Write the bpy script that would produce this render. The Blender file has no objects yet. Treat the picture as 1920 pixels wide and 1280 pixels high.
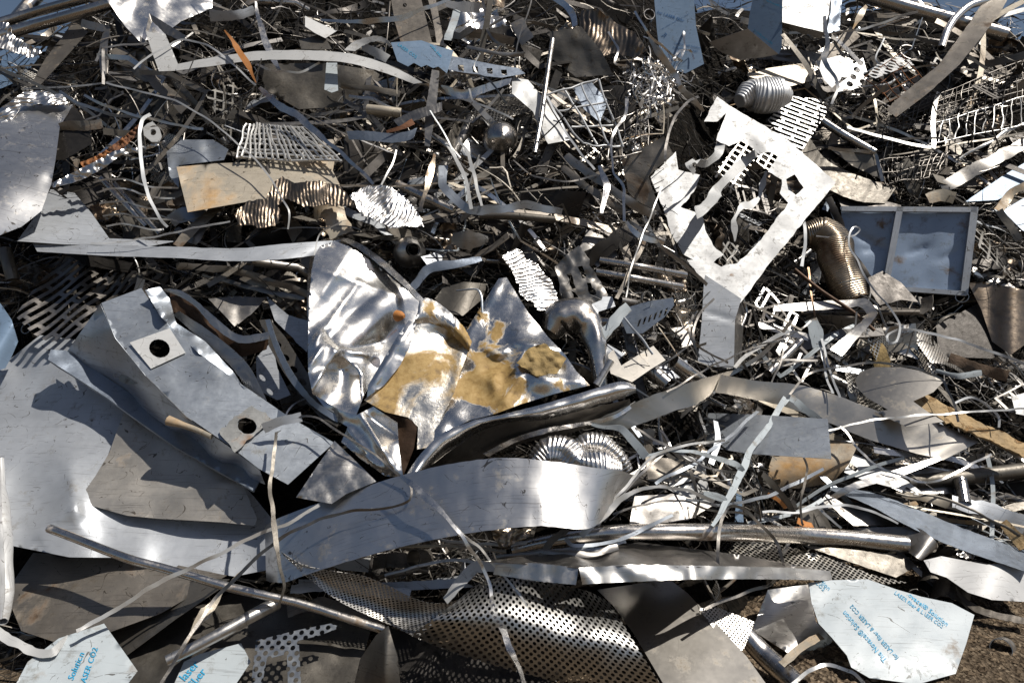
import bpy, math, random
import numpy as np
from mathutils import Vector, noise as mnoise
from mathutils.geometry import delaunay_2d_cdt

SC = bpy.context.scene
COL = SC.collection
rnd = random.Random(7)
R = math.radians

# ------------------------------------------------------------------ camera
PITCH = 5.0
FPX = 1280.0                                   # focal length in photo pixels (24 mm on 36 mm)
CAM = np.array([0.0, 0.0, 1.7])
cd = bpy.data.cameras.new('camera'); co = bpy.data.objects.new('camera', cd); COL.objects.link(co)
co.location = CAM; co.rotation_euler = (R(90-PITCH), 0, 0)
cd.sensor_width = 36; cd.lens = 24; cd.clip_start = .05; cd.clip_end = 3000
SC.camera = co
FW = np.array([0, math.cos(R(PITCH)), -math.sin(R(PITCH))])
UP = np.array([0, math.sin(R(PITCH)), math.cos(R(PITCH))])
RT = np.array([1.0, 0, 0])

# ------------------------------------------------------------------ sky, sun, exposure
SUN = np.array([.48, -.20, .85]); SUN /= np.linalg.norm(SUN)
w = bpy.data.worlds.new('World'); SC.world = w; w.use_nodes = True
nt = w.node_tree; bg = nt.nodes['Background']
sky = nt.nodes.new('ShaderNodeTexSky'); sky.sky_type = 'NISHITA'; sky.sun_disc = False
sky.sun_elevation = math.asin(SUN[2]); sky.sun_rotation = math.atan2(SUN[0], SUN[1])
sky.air_density = 1.0; sky.dust_density = 1.6; sky.altitude = 300
hsv = nt.nodes.new('ShaderNodeHueSaturation'); hsv.inputs['Saturation'].default_value = .95; nt.links.new(sky.outputs[0], hsv.inputs['Color'])   # white balance of the photograph
nt.links.new(hsv.outputs[0], bg.inputs[0]); bg.inputs[1].default_value = .05
ld = bpy.data.lights.new('sun', 'SUN'); ld.energy = 5.0; ld.angle = R(.53); ld.color = (1, .95, .87)
lo = bpy.data.objects.new('sun', ld); COL.objects.link(lo)
lo.rotation_euler = Vector(SUN).to_track_quat('Z', 'Y').to_euler(); lo.location = (4, -2, 9)
SC.view_settings.view_transform = 'Standard'; SC.view_settings.look = 'None'
SC.view_settings.exposure = 0.08; SC.view_settings.gamma = 1.0
SC.render.engine = 'CYCLES'
SC.cycles.max_bounces = 7; SC.cycles.glossy_bounces = 5; SC.cycles.diffuse_bounces = 3
SC.cycles.transparent_max_bounces = 12
SC.cycles.sample_clamp_indirect = 6.0

# ------------------------------------------------------------------ heap profile and photo-pixel to world
def toe(x):
    t = min(1, max(0, (x-.8)/1.1)); t = t*t*(3-2*t)
    return 2.62+.95*t
PS = [-9, 0, .4, .9, 1.6, 2.6, 3.1, 4.6, 6.5]
PZ = [0, 0, .26, .92, 2.0, 3.68, 4.6, 5.3, 4.2]
def cap(x):
    if x < 0: return 5.3-1.65*min(1, max(0, (-x-2.9)/.8))
    return 5.3-1.15*min(1, max(0, (x-4.3)/.6))
def H(x, y):
    return min(float(np.interp(y-toe(x), PS, PZ)), cap(x))
def vdir(px, py): return FW + RT*((px-960)/FPX) - UP*((py-640)/FPX)
GX = np.arange(-800, 2721, 40.0); GY = np.arange(-480, 1921, 40.0)
GT = np.zeros((len(GY), len(GX)))
for j, py in enumerate(GY):
    for i, px in enumerate(GX):
        d = vdir(px, py); t = 1.0; hit = None
        while t < 9.5:
            p = CAM+d*t
            if p[2] <= H(p[0], p[1]): hit = t; break
            t += .04
        if hit is None: hit = toe(np.clip((px-960)/FPX*6, -5, 5))+3.2
        GT[j, i] = hit
for _ in range(2):                              # soften the profile
    G = np.pad(GT, 1, mode='edge'); GT = (G[1:-1, 1:-1]*2+G[:-2, 1:-1]+G[2:, 1:-1]+G[1:-1, :-2]+G[1:-1, 2:])/6
def nom(px, py):
    fx = min(max((px+800)/40, 0), len(GX)-1.001); fy = min(max((py+480)/40, 0), len(GY)-1.001)
    i, j = int(fx), int(fy); a, b = fx-i, fy-j
    return (GT[j, i]*(1-a)+GT[j, i+1]*a)*(1-b)+(GT[j+1, i]*(1-a)+GT[j+1, i+1]*a)*b
def P(px, py, d=0.0): return CAM + vdir(px, py)*(nom(px, py)-d)
def PT(px, py, t): return CAM + vdir(px, py)*t
def proj(V):
    V = np.asarray(V).reshape(-1, 3)-CAM
    t = V@FW; return np.stack([960+FPX*(V@RT)/t, 640-FPX*(V@UP)/t, t], 1)

# ------------------------------------------------------------------ depth map of the traced pieces (keeps the loose scrap behind them)
CS = 8; ZW, ZH = 1920//CS, 1280//CS
ZB = np.full((ZH, ZW), 99.0)
def zmark(px, py, t, r=1):
    i, j = int(px//CS), int(py//CS)
    for b in range(j-r+1, j+r):
        for a in range(i-r+1, i+r):
            if 0 <= a < ZW and 0 <= b < ZH and t < ZB[b, a]: ZB[b, a] = t
def inside(x, y, poly):
    c = False; n = len(poly); j = n-1
    for i in range(n):
        xi, yi = poly[i][0], poly[i][1]; xj, yj = poly[j][0], poly[j][1]
        if (yi > y) != (yj > y) and x < (xj-xi)*(y-yi)/(yj-yi)+xi: c = not c
        j = i
    return c

# ------------------------------------------------------------------ materials
MATS = {}
def N(t, k, **kw):
    n = t.nodes.new(k)
    for a, v in kw.items():
        if a.startswith('i_'):
            key = a[2:]; key = int(key) if key.isdigit() else key.replace('_', ' ')
            n.inputs[key].default_value = v
        else: setattr(n, a, v)
    return n
def ramp(t, src, stops):
    r = t.nodes.new('ShaderNodeValToRGB'); e = r.color_ramp.elements
    while len(e) < len(stops): e.new(.5)
    for q, (p, c) in zip(e, stops):
        q.position = p; q.color = c if len(c) == 4 else (*c, 1)
    t.links.new(src, r.inputs[0]); return r
def g(v): return (v, v, v, 1)
def metal(name, col, rough=.3, met=1.0, stain=None, sth=.56, sscale=3.0, var=.18, bump=.15, scr=.5, perf=None, objvar=.25, streak=0, aniso=0, softstain=.08, cut=.5, brush=.12):
    if name in MATS: return MATS[name]
    m = bpy.data.materials.new(name); m.use_nodes = True; MATS[name] = m
    t = m.node_tree; L = t.links.new; b = t.nodes['Principled BSDF']
    tc = N(t, 'ShaderNodeTexCoord'); oi = N(t, 'ShaderNodeObjectInfo')
    off = N(t, 'ShaderNodeVectorMath', operation='SCALE'); cmb = N(t, 'ShaderNodeCombineXYZ')
    L(oi.outputs['Random'], cmb.inputs[0]); L(oi.outputs['Random'], cmb.inputs[2]); L(cmb.outputs[0], off.inputs[0]); off.inputs['Scale'].default_value = 37
    ad = N(t, 'ShaderNodeVectorMath', operation='ADD'); L(tc.outputs['UV'], ad.inputs[0]); L(off.outputs[0], ad.inputs[1]); U = ad.outputs[0]
    n1 = N(t, 'ShaderNodeTexNoise', i_Scale=sscale, i_Detail=7.0, i_Roughness=.62); L(U, n1.inputs[0])
    n2 = N(t, 'ShaderNodeTexNoise', i_Scale=26.0, i_Detail=5.0, i_Roughness=.7); L(U, n2.inputs[0])
    # cloudy variation of the metal itself
    lo_, hi_ = 1-var, 1+var*.6
    c1 = ramp(t, n1.outputs[0], [(.3, tuple(min(1, c*lo_) for c in col)), (.7, tuple(min(1, c*hi_) for c in col))])
    cur = c1.outputs[0]
    mr = N(t, 'ShaderNodeMapRange', i_3=1-objvar, i_4=1+objvar*.5); L(oi.outputs['Random'], mr.inputs[0])
    mx = N(t, 'ShaderNodeMix', data_type='RGBA', blend_type='MULTIPLY', i_0=1.0); L(cur, mx.inputs[6]); L(mr.outputs[0], mx.inputs[7]); cur = mx.outputs[2]
    # scratches: long thin noise in two directions
    scf = None
    if scr:
        for k, (rot, sc) in enumerate([(.5, (5, 150, 1)), (-1.1, (7, 190, 1)), (2.2, (3, 110, 1))]):
            mp = N(t, 'ShaderNodeMapping'); L(U, mp.inputs[0]); mp.inputs['Rotation'].default_value = (0, 0, rot); mp.inputs['Scale'].default_value = sc
            ns = N(t, 'ShaderNodeTexNoise', i_Scale=1.0, i_Detail=2.0, i_Roughness=.5); L(mp.outputs[0], ns.inputs[0])
            r_ = ramp(t, ns.outputs[0], [(.69-.03*scr, g(0)), (.74-.03*scr, g(1))])
            if scf is None: scf = r_.outputs[0]
            else:
                a_ = N(t, 'ShaderNodeMath', operation='MAXIMUM'); L(scf, a_.inputs[0]); L(r_.outputs[0], a_.inputs[1]); scf = a_.outputs[0]
        mx = N(t, 'ShaderNodeMix', data_type='RGBA', blend_type='MIX'); k_ = N(t, 'ShaderNodeMath', operation='MULTIPLY'); L(scf, k_.inputs[0]); k_.inputs[1].default_value = .45*min(1, scr); L(k_.outputs[0], mx.inputs[0])
        L(cur, mx.inputs[6]); mx.inputs[7].default_value = (col[0]*.35, col[1]*.33, col[2]*.32, 1); cur = mx.outputs[2]
    if scr:                                     # hairline curly scratches
        n5 = N(t, 'ShaderNodeTexNoise', i_Scale=3.5, i_Detail=2.0, i_Roughness=.5, i_Distortion=2.2); L(U, n5.inputs[0])
        s5 = N(t, 'ShaderNodeMath', operation='SUBTRACT', i_1=.5); L(n5.outputs[0], s5.inputs[0]); a5 = N(t, 'ShaderNodeMath', operation='ABSOLUTE'); L(s5.outputs[0], a5.inputs[0])
        l5 = N(t, 'ShaderNodeMath', operation='LESS_THAN', i_1=.005); L(a5.outputs[0], l5.inputs[0])
        k5 = ramp(t, n2.outputs[0], [(.5, g(0)), (.55, g(.95*min(1, scr)))]); m5 = N(t, 'ShaderNodeMath', operation='MULTIPLY'); L(l5.outputs[0], m5.inputs[0]); L(k5.outputs[0], m5.inputs[1])
        mx = N(t, 'ShaderNodeMix', data_type='RGBA', blend_type='MIX'); L(m5.outputs[0], mx.inputs[0]); L(cur, mx.inputs[6]); mx.inputs[7].default_value = (col[0]*.22, col[1]*.2, col[2]*.18, 1); cur = mx.outputs[2]
    # smudges and specks of dirt
    n3 = N(t, 'ShaderNodeTexNoise', i_Scale=9.0, i_Detail=9.0, i_Roughness=.75); L(U, n3.inputs[0])
    sp = ramp(t, n3.outputs[0], [(.565, g(0)), (.68, g(.8))])
    mx = N(t, 'ShaderNodeMix', data_type='RGBA', blend_type='MIX'); L(sp.outputs[0], mx.inputs[0]); L(cur, mx.inputs[6]); mx.inputs[7].default_value = (col[0]*.42, col[1]*.38, col[2]*.33, 1); cur = mx.outputs[2]
    rg = N(t, 'ShaderNodeMapRange', i_1=.25, i_2=.75, i_3=max(.03, rough-brush), i_4=min(1, rough+brush)); L(n2.outputs[0], rg.inputs[0]); rcur = rg.outputs[0]
    ra = N(t, 'ShaderNodeMath', operation='MULTIPLY_ADD'); L(sp.outputs[0], ra.inputs[0]); ra.inputs[1].default_value = .3; L(rcur, ra.inputs[2]); rcur = ra.outputs[0]
    metv = None
    if stain:
        n4 = N(t, 'ShaderNodeTexNoise', i_Scale=sscale*1.3, i_Detail=8.0, i_Roughness=.6, i_Distortion=.35); 
        o2 = N(t, 'ShaderNodeVectorMath', operation='ADD'); L(U, o2.inputs[0]); o2.inputs[1].default_value = (5.3, 9.1, 2.2); L(o2.outputs[0], n4.inputs[0])
        sm = ramp(t, n4.outputs[0], [(sth, g(0)), (sth+softstain, g(1))])
        sx = N(t, 'ShaderNodeMath', operation='ADD'); L(n1.outputs[0], sx.inputs[0]); L(n2.outputs[0], sx.inputs[1]); sy = N(t, 'ShaderNodeMath', operation='MULTIPLY', i_1=.5); L(sx.outputs[0], sy.inputs[0]); sc_ = ramp(t, sy.outputs[0], [(.36, (stain[0]*.3, stain[1]*.27, stain[2]*.25)), (.5, stain), (.62, (min(1, stain[0]*1.3), min(1, stain[1]*1.4), min(1, stain[2]*1.7)))])
        mx = N(t, 'ShaderNodeMix', data_type='RGBA', blend_type='MIX'); L(sm.outputs[0], mx.inputs[0]); L(cur, mx.inputs[6]); L(sc_.outputs[0], mx.inputs[7]); cur = mx.outputs[2]
        ra = N(t, 'ShaderNodeMath', operation='MULTIPLY_ADD'); L(sm.outputs[0], ra.inputs[0]); ra.inputs[1].default_value = .4; L(rcur, ra.inputs[2]); rcur = ra.outputs[0]
        mm = N(t, 'ShaderNodeMath', operation='MULTIPLY_ADD', use_clamp=True); L(sm.outputs[0], mm.inputs[0]); mm.inputs[1].default_value = -.9; mm.inputs[2].default_value = met; metv = mm.outputs[0]
    L(cur, b.inputs['Base Color']); L(rcur, b.inputs['Roughness'])
    if metv is not None: L(metv, b.inputs['Metallic'])
    else: b.inputs['Metallic'].default_value = met
    if bump:
        bp = N(t, 'ShaderNodeBump', i_Strength=bump, i_Distance=.01)
        s_ = N(t, 'ShaderNodeMath', operation='ADD'); L(n2.outputs[0], s_.inputs[0]); L(n1.outputs[0], s_.inputs[1])
        h_ = s_.outputs[0]
        if stain:
            s2 = N(t, 'ShaderNodeMath', operation='MULTIPLY_ADD'); L(sm.outputs[0], s2.inputs[0]); s2.inputs[1].default_value = 1.2; L(h_, s2.inputs[2]); h_ = s2.outputs[0]
        L(h_, bp.inputs['Height']); L(bp.outputs[0], b.inputs['Normal'])
    if perf:
        kind, pitch, rr, rot = perf
        mp = N(t, 'ShaderNodeMapping', vector_type='POINT'); L(tc.outputs['UV'], mp.inputs[0]); mp.inputs['Rotation'].default_value = (0, 0, R(rot)); mp.inputs['Scale'].default_value = (1/pitch, 1/pitch, 1)
        if kind == 'round':
            v = N(t, 'ShaderNodeTexVoronoi', voronoi_dimensions='2D', feature='F1', i_Scale=1.0, i_Randomness=0.0); L(mp.outputs[0], v.inputs[0])
            c = N(t, 'ShaderNodeMath', operation='GREATER_THAN', i_1=rr); L(v.outputs['Distance'], c.inputs[0]); al = c.outputs[0]
        elif kind == 'worn':
            v = N(t, 'ShaderNodeTexNoise', i_Scale=60.0, i_Detail=4.0); L(tc.outputs['Object'], v.inputs[0])
            c = N(t, 'ShaderNodeMath', operation='GREATER_THAN', i_1=rr); L(v.outputs[0], c.inputs[0]); al = c.outputs[0]
        else:                                   # slots: brick pattern, mortar is the metal
            v = N(t, 'ShaderNodeTexBrick', i_Scale=1.0); v.offset = .5 if kind == 'slot' else 0.0; v.squash = 1
            L(mp.outputs[0], v.inputs[0]); v.inputs['Mortar Size'].default_value = rr; v.inputs['Mortar Smooth'].default_value = 0
            v.inputs['Brick Width'].default_value = 2.6 if kind == 'slot' else 1.0; v.inputs['Row Height'].default_value = .62 if kind == 'slot' else 1.0
            al = v.outputs['Fac']
        L(al, b.inputs['Alpha'])
    return m
def lib():
    metal('steel', (.56, .54, .515), .37, stain=None, bump=.1, scr=.9)
    metal('steel_bright', (.72, .705, .69), .28, scr=.4, bump=.06, var=.1)
    metal('polished', (.82, .80, .77), .25, scr=.3, bump=.03, var=.08, objvar=.05, brush=.06)
    metal('polished_blotchy', (.78, .76, .73), .26, stain=(.32, .205, .07), sth=.51, sscale=3.2, softstain=.05, bump=.2, objvar=.02, brush=.07)
    metal('foam_gold', (.72, .69, .64), .32, stain=(.36, .235, .085), sth=.46, sscale=2.1, softstain=.10, bump=.25, objvar=.02)
    metal('satin', (.60, .59, .57), .42, scr=.7, bump=.03, var=.07, objvar=.1, brush=.05)
    metal('satin_band', (.70, .69, .68), .36, scr=1.1, bump=.012, var=.12, objvar=.05, brush=.03)
    metal('worn_patch', (.33, .33, .32), .5, met=.5, var=.3, stain=(.20, .12, .07), sth=.52, sscale=7.0, softstain=.15, scr=.8)
    metal('galvanised', (.45, .485, .53), .43, met=.8, scr=1.0, bump=.04, var=.26, objvar=.1, brush=.08)
    metal('pale_sheet', (.47, .49, .52), .45, met=.5, scr=1.2, bump=.03, var=.2, objvar=.1, brush=.08)
    metal('duct_white', (.80, .80, .80), .4, met=.5, scr=0, bump=.1, var=.15)
    metal('white_sheet', (.47, .47, .47), .5, met=.12, scr=.8, bump=.04, var=.16, stain=(.34, .18, .07), sth=.68, sscale=2.4, objvar=.08, softstain=.05)
    metal('white_bright', (.50, .50, .495), .48, met=.12, scr=.6, bump=.03, var=.1, objvar=.2)
    metal('grey', (.29, .275, .26), .45, var=.25, bump=.08)
    metal('grey_satin', (.42, .395, .36), .36, scr=.2, bump=.006, var=.05, objvar=.08, brush=.03)
    metal('grey_dull', (.17, .155, .135), .5, met=.8, var=.35, scr=.8)
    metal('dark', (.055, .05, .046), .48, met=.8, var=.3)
    metal('tarnish', (.27, .24, .205), .46, met=.7, var=.35, stain=(.12, .08, .05), sth=.585, scr=1.0, bump=.12)
    metal('scuffed', (.45, .42, .38), .46, met=.6, var=.3, stain=(.17, .12, .08), sth=.60, scr=1.2, bump=.1)
    metal('tan_sheet', (.42, .37, .295), .45, met=.35, var=.15, stain=(.36, .21, .08), sth=.50, sscale=2.0, softstain=.18, scr=.9)
    metal('rust', (.20, .085, .04), .75, met=.15, var=.5, bump=.5, scr=0, stain=(.27, .11, .04), sth=.5)
    metal('rust_dark', (.09, .05, .028), .6, met=.4, var=.6, bump=.4, scr=.4)
    metal('orange_rust', (.42, .17, .045), .7, met=.1, var=.4, bump=.4, scr=0)
    metal('film', (.40, .44, .465), .4, met=0.0, scr=1.0, bump=.04, var=.07, stain=(.22, .17, .12), sth=.575, sscale=5.5, objvar=.06, softstain=.14)
    metal('film_blue', (.19, .27, .38), .36, met=.15, scr=.6, bump=.05, var=.15, objvar=.15)
    metal('blue_panel', (.36, .46, .62), .45, met=.15, scr=.6, bump=.08, var=.15, stain=(.17, .13, .10), sth=.585)
    metal('blue_grey', (.27, .31, .37), .42, met=.7, var=.2)
    metal('foil', (.68, .655, .63), .30, scr=0, bump=.15, var=.25, objvar=.2)
    metal('foil_brown', (.46, .38, .29), .32, scr=0, bump=.15, var=.35, objvar=.15, stain=(.18, .11, .06), sth=.55)
    metal('foil_dark', (.25, .20, .155), .4, scr=0, bump=.2, var=.5)
    metal('tube', (.56, .53, .50), .27, scr=.3, bump=.06, var=.2, stain=(.22, .15, .09), sth=.62)
    metal('wire_pale', (.58, .57, .55), .4, met=.6, scr=0, bump=.05)
    metal('wire_white', (.62, .63, .64), .4, met=.1, scr=0, bump=0, objvar=.1)
    metal('wire_grey', (.23, .215, .20), .38, scr=0, bump=.1)
    metal('wire_dark', (.12, .11, .10), .38, met=.9, scr=0, bump=.05)
    metal('copper', (.13, .085, .055), .38, scr=0, bump=.1)
    metal('perf_round', (.54, .53, .51), .42, perf=('round', .020, .34, 45), scr=0, bump=.03, objvar=.05, var=.1)
    metal('perf_fine', (.50, .48, .45), .42, perf=('round', .0135, .34, 45), scr=0, bump=0)
    metal('perf_mesh', (.50, .475, .43), .4, perf=('round', .020, .42, 45), scr=0, bump=0)
    metal('perf_big', (.50, .50, .50), .42, met=.7, perf=('round', .085, .33, 30), scr=.3)
    metal('perf_slot', (.38, .35, .32), .4, perf=('slot', .085, .14, -62), scr=0, bump=.03)
    metal('perf_slot_pale', (.56, .55, .53), .42, met=.7, perf=('slot', .085, .12, 25), scr=0, bump=.02)
    metal('perf_grid', (.56, .53, .48), .42, met=.7, perf=('grid', .066, .11, 32), scr=0, bump=.02)
    metal('perf_small', (.36, .38, .40), .42, perf=('round', .03, .33, 45), scr=.3, bump=0)
    metal('ink_cyan', (.02, .29, .50), .5, perf=('worn', 1, .36, 0), met=0, scr=0, bump=0, objvar=0, var=.35)
    metal('ink_navy', (.02, .10, .26), .5, perf=('worn', 1, .36, 0), met=0, scr=0, bump=0, objvar=0, var=.3)
    metal('wood', (.50, .35, .18), .8, met=0, var=.35, bump=.6, scr=1.0, stain=(.27, .16, .07), sth=.55, sscale=12)
    metal('bark_wood', (.22, .15, .10), .85, met=0, var=.5, bump=.7, scr=1.0)
    metal('mineral_wool', (.27, .19, .08), .9, met=0, var=.5, bump=.9, scr=0, sscale=14)
lib()
def ground_mat(name, cols, sc=26):
    m = bpy.data.materials.new(name); m.use_nodes = True; t = m.node_tree; L = t.links.new; b = t.nodes['Principled BSDF']
    tc = N(t, 'ShaderNodeTexCoord')
    v = N(t, 'ShaderNodeTexVoronoi', i_Scale=sc*2.2); L(tc.outputs['Object'], v.inputs[0])
    n = N(t, 'ShaderNodeTexNoise', i_Scale=sc, i_Detail=9.0, i_Roughness=.7); L(tc.outputs['Object'], n.inputs[0])
    nb = N(t, 'ShaderNodeTexNoise', i_Scale=1.1, i_Detail=5.0); L(tc.outputs['Object'], nb.inputs[0])
    a = ramp(t, n.outputs[0], [(.3, cols[0]), (.5, cols[1]), (.7, cols[2])])
    sv = N(t, 'ShaderNodeSeparateColor'); L(v.outputs['Color'], sv.inputs[0]); vr = ramp(t, sv.outputs[0], [(0, (.5, .45, .4)), (1, (1.5, 1.4, 1.25))])
    hs = N(t, 'ShaderNodeMix', data_type='RGBA', blend_type='MULTIPLY', i_0=1.0); L(a.outputs[0], hs.inputs[6]); L(vr.outputs[0], hs.inputs[7])
    m2 = N(t, 'ShaderNodeMix', data_type='RGBA', blend_type='MULTIPLY', i_0=.6); L(hs.outputs[2], m2.inputs[6]); L(nb.outputs[0], m2.inputs[7])
    L(m2.outputs[2], b.inputs['Base Color']); b.inputs['Roughness'].default_value = .9; b.inputs['Specular IOR Level'].default_value = .1
    bp = N(t, 'ShaderNodeBump', i_Strength=1.0, i_Distance=.02); ad = N(t, 'ShaderNodeMath', operation='ADD'); L(v.outputs['Distance'], ad.inputs[0]); L(n.outputs[0], ad.inputs[1]); L(ad.outputs[0], bp.inputs['Height']); L(bp.outputs[0], b.inputs['Normal'])
    MATS[name] = m; return m
ground_mat('gravel_soil', [(.06, .048, .037), (.17, .138, .106), (.36, .31, .25)])
ground_mat('gap_shade', [(.003, .0027, .0024), (.008, .007, .006), (.022, .018, .014)], 14)  # heap core: deep shade of the gaps put into a near-black colour
ground_mat('pebble', [(.12, .10, .08), (.25, .20, .15), (.42, .36, .28)], 8)

# ------------------------------------------------------------------ mesh objects
HERO = []
def mk(name, V, F, mat, UV=None, parent=None, label=None, cat=None, group=None, kind=None, smooth=True, loc=None, rims=None):
    V = np.asarray(V, float); me = bpy.data.meshes.new(name)
    o = bpy.data.objects.new(name, me)
    if loc is None: loc = np.array([V[:, 0].mean(), V[:, 1].mean(), V[:, 2].min()]) if parent is None else None
    base = parent_origin(parent) if parent is not None else loc
    me.from_pydata((V-base).tolist(), [], [list(map(int, f)) for f in F])
    me.polygons.foreach_set('use_smooth', [smooth]*len(me.polygons))
    if UV is not None:
        ul = me.uv_layers.new(name='UVMap'); vi = np.empty(len(me.loops), dtype=np.int32); me.loops.foreach_get('vertex_index', vi)
        ul.data.foreach_set('uv', np.asarray(UV, np.float32)[vi].ravel())
    me.materials.append(MATS[mat] if isinstance(mat, str) else mat)
    COL.objects.link(o)
    if parent is not None: o.parent = parent
    else: o.location = loc
    if label: o['label'] = label
    if cat: o['category'] = cat
    if group: o['group'] = group
    if kind: o['kind'] = kind
    return o
def parent_origin(p):
    v = np.zeros(3)
    while p is not None: v = v+np.array(p.location); p = p.parent
    return v
def empty(name, loc, label, cat, group=None, short=None, px=None):
    o = bpy.data.objects.new(name, None); COL.objects.link(o); o.location = loc; o.empty_display_size = .1
    o['label'] = label; o['category'] = cat
    if group: o['group'] = group
    if short: HERO.append((short, px[0], px[1]))
    return o
def solid(V, F, UV, th, F4=None):
    V = np.asarray(V, float); F = np.asarray(F, int); k = F.shape[1]; n = len(V)
    vn = np.zeros_like(V); a = V[F[:, 1]]-V[F[:, 0]]; b = V[F[:, 2]]-V[F[:, 0]]; fn = np.cross(a, b)
    for q in range(k): np.add.at(vn, F[:, q], fn)
    vn /= np.maximum(np.linalg.norm(vn, axis=1), 1e-12)[:, None]
    e = np.concatenate([np.stack([F[:, q], F[:, (q+1) % k]], 1) for q in range(k)])
    key = np.minimum(e[:, 0], e[:, 1])*n+np.maximum(e[:, 0], e[:, 1])
    _, inv, cnt = np.unique(key, return_inverse=True, return_counts=True)
    be = e[cnt[inv] == 1]
    bk = V-vn*th
    rv = np.unique(be); m = {int(v): i for i, v in enumerate(rv)}; nr = len(rv)
    VV = np.concatenate([V, bk, V[rv], bk[rv]]); UU = np.concatenate([UV, UV, np.asarray(UV)[rv], np.asarray(UV)[rv]])
    FF = F.tolist()+(F[:, ::-1]+n).tolist()
    for a_, b_ in be:
        i, j = m[int(a_)], m[int(b_)]; FF.append([2*n+j, 2*n+i, 2*n+nr+i, 2*n+nr+j])
    return VV, FF, UU
def crv(pts, n):                                # Catmull-Rom through the points
    p = np.asarray(pts, float)
    if len(p) == 2: p = np.stack([p[0], (p[0]+p[1])/2, p[1]])
    q = np.vstack([2*p[0]-p[1], p, 2*p[-1]-p[-2]]); out = []
    seg = len(p)-1; ln = np.linalg.norm(np.diff(p[:, :2], axis=0), axis=1)+1e-6; cum = np.concatenate([[0], np.cumsum(ln)])
    for s in np.linspace(0, cum[-1], n):
        i = min(int(np.searchsorted(cum, s, side='right')-1), seg-1); u = (s-cum[i])/ln[i]
        a, b, c, d = q[i], q[i+1], q[i+2], q[i+3]
        out.append(.5*((2*b)+(-a+c)*u+(2*a-5*b+4*c-d)*u*u+(-a+3*b-3*c+d)*u**3))
    return np.array(out)
def resample(pts, n):
    p = np.asarray(pts, float); ln = np.linalg.norm(np.diff(p[:, :2], axis=0), axis=1)+1e-9; cum = np.concatenate([[0], np.cumsum(ln)])
    s = np.linspace(0, cum[-1], n); return np.stack([np.interp(s, cum, p[:, k]) for k in range(p.shape[1])], 1)

SEED = [0]
def nz(x, y, z=0.0): return mnoise.noise(Vector((x, y, z)))
class TF:                                       # depth of a traced sheet: a true plane plus bends, dents and creases
    def __init__(s, pts, d=.12, n=None, warp=None, bend=(), creases=(), dents=(), corr=None, flex=0.0, wave=None):
        SEED[0] += 17.3; s.seed = SEED[0]
        a = np.array([(p[0], p[1]) for p in pts], float); s.c = a.mean(0)
        s.n = None; s.res = None
        if n is not None:
            s.n = np.array(n, float); s.n /= np.linalg.norm(s.n); s.C = P(s.c[0], s.c[1], d); s.tc = (s.C-CAM)@FW
        else:
            dd = [p[2] if len(p) > 2 else d for p in pts]
            t = np.array([nom(p[0], p[1])-q for p, q in zip(pts, dd)])
            A = np.stack([np.ones(len(a)), (a[:, 0]-960)/1000, (a[:, 1]-640)/1000], 1)
            s.k, *_ = np.linalg.lstsq(A, 1/t, rcond=None); s.tc = float(np.mean(t))
            if flex: s.res = (a, (t-1/(A@s.k))*flex)
        s.warp, s.bend, s.creases, s.dents, s.corr, s.wave = warp, bend, creases, dents, corr, wave
    def plane(s, x, y):
        if s.n is not None:
            dn = vdir(x, y)@s.n; q = (s.C-CAM)@s.n
            t = q/dn if abs(dn) > 1e-4 else s.tc
            return t if s.tc*.7 < t < s.tc*1.4 else min(max(t, s.tc*.7), s.tc*1.4)
        v = s.k[0]+s.k[1]*(x-960)/1000+s.k[2]*(y-640)/1000
        t = 1/max(v, .05)
        if s.res is not None:
            a, r = s.res; w_ = 1/(((a-[x, y])**2).sum(1)+4)**1.5; t += float((w_*r).sum()/w_.sum())
        return t
    def __call__(s, x, y):
        t = s.plane(x, y)
        if s.warp:
            am, sc = s.warp; t -= am*(nz(x/sc, y/sc, s.seed)+.4*nz(2.3*x/sc, 2.3*y/sc, s.seed+5))
        for an, am, wl, ph in s.bend:
            u = (x-s.c[0])*math.cos(R(an))+(y-s.c[1])*math.sin(R(an)); t -= am*math.cos(2*math.pi*(u-ph)/wl)
        for x1, y1, x2, y2, am, wd in s.creases:
            dx, dy = x2-x1, y2-y1; l2 = dx*dx+dy*dy; u = min(1, max(0, ((x-x1)*dx+(y-y1)*dy)/l2))
            q = math.hypot(x-x1-u*dx, y-y1-u*dy); e = math.sin(math.pi*min(.98, max(.02, u)))**.3
            t -= am*e*1.15*math.exp(-(math.sqrt(q*q+.6)/wd))
        for cx, cy, rx, ry, am in s.dents:
            q = ((x-cx)/rx)**2+((y-cy)/ry)**2
            if q < 9: t -= am*math.exp(-q)
        if s.corr:
            an, pt, am = s.corr; wob = 4.2*nz(x/55, y/55, s.seed+9)+.8*nz(x/9, y/9, s.seed+2)
            u = x*math.cos(R(an))+y*math.sin(R(an)); t -= am*math.sin(2*math.pi*u/pt+wob*2.5)*(.65+.6*nz(x/25, y/25, s.seed+3))
        return t
def rough_outline(poly, amp, step):
    if not amp: return [tuple(p[:2]) for p in poly]
    out = []; n = len(poly); SEED[0] += 3.1
    for i in range(n):
        a, b = poly[i], poly[(i+1) % n]; l = math.hypot(b[0]-a[0], b[1]-a[1]); k = max(1, int(l/step))
        for q in range(k):
            u = q/k; x, y = a[0]+(b[0]-a[0])*u, a[1]+(b[1]-a[1])*u
            if q: x += amp*2*nz(x/step*.9, y/step*.9, SEED[0]); y += amp*2*nz(x/step*.9, y/step*.9, SEED[0]+50)
            out.append((x, y))
    return out
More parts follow.
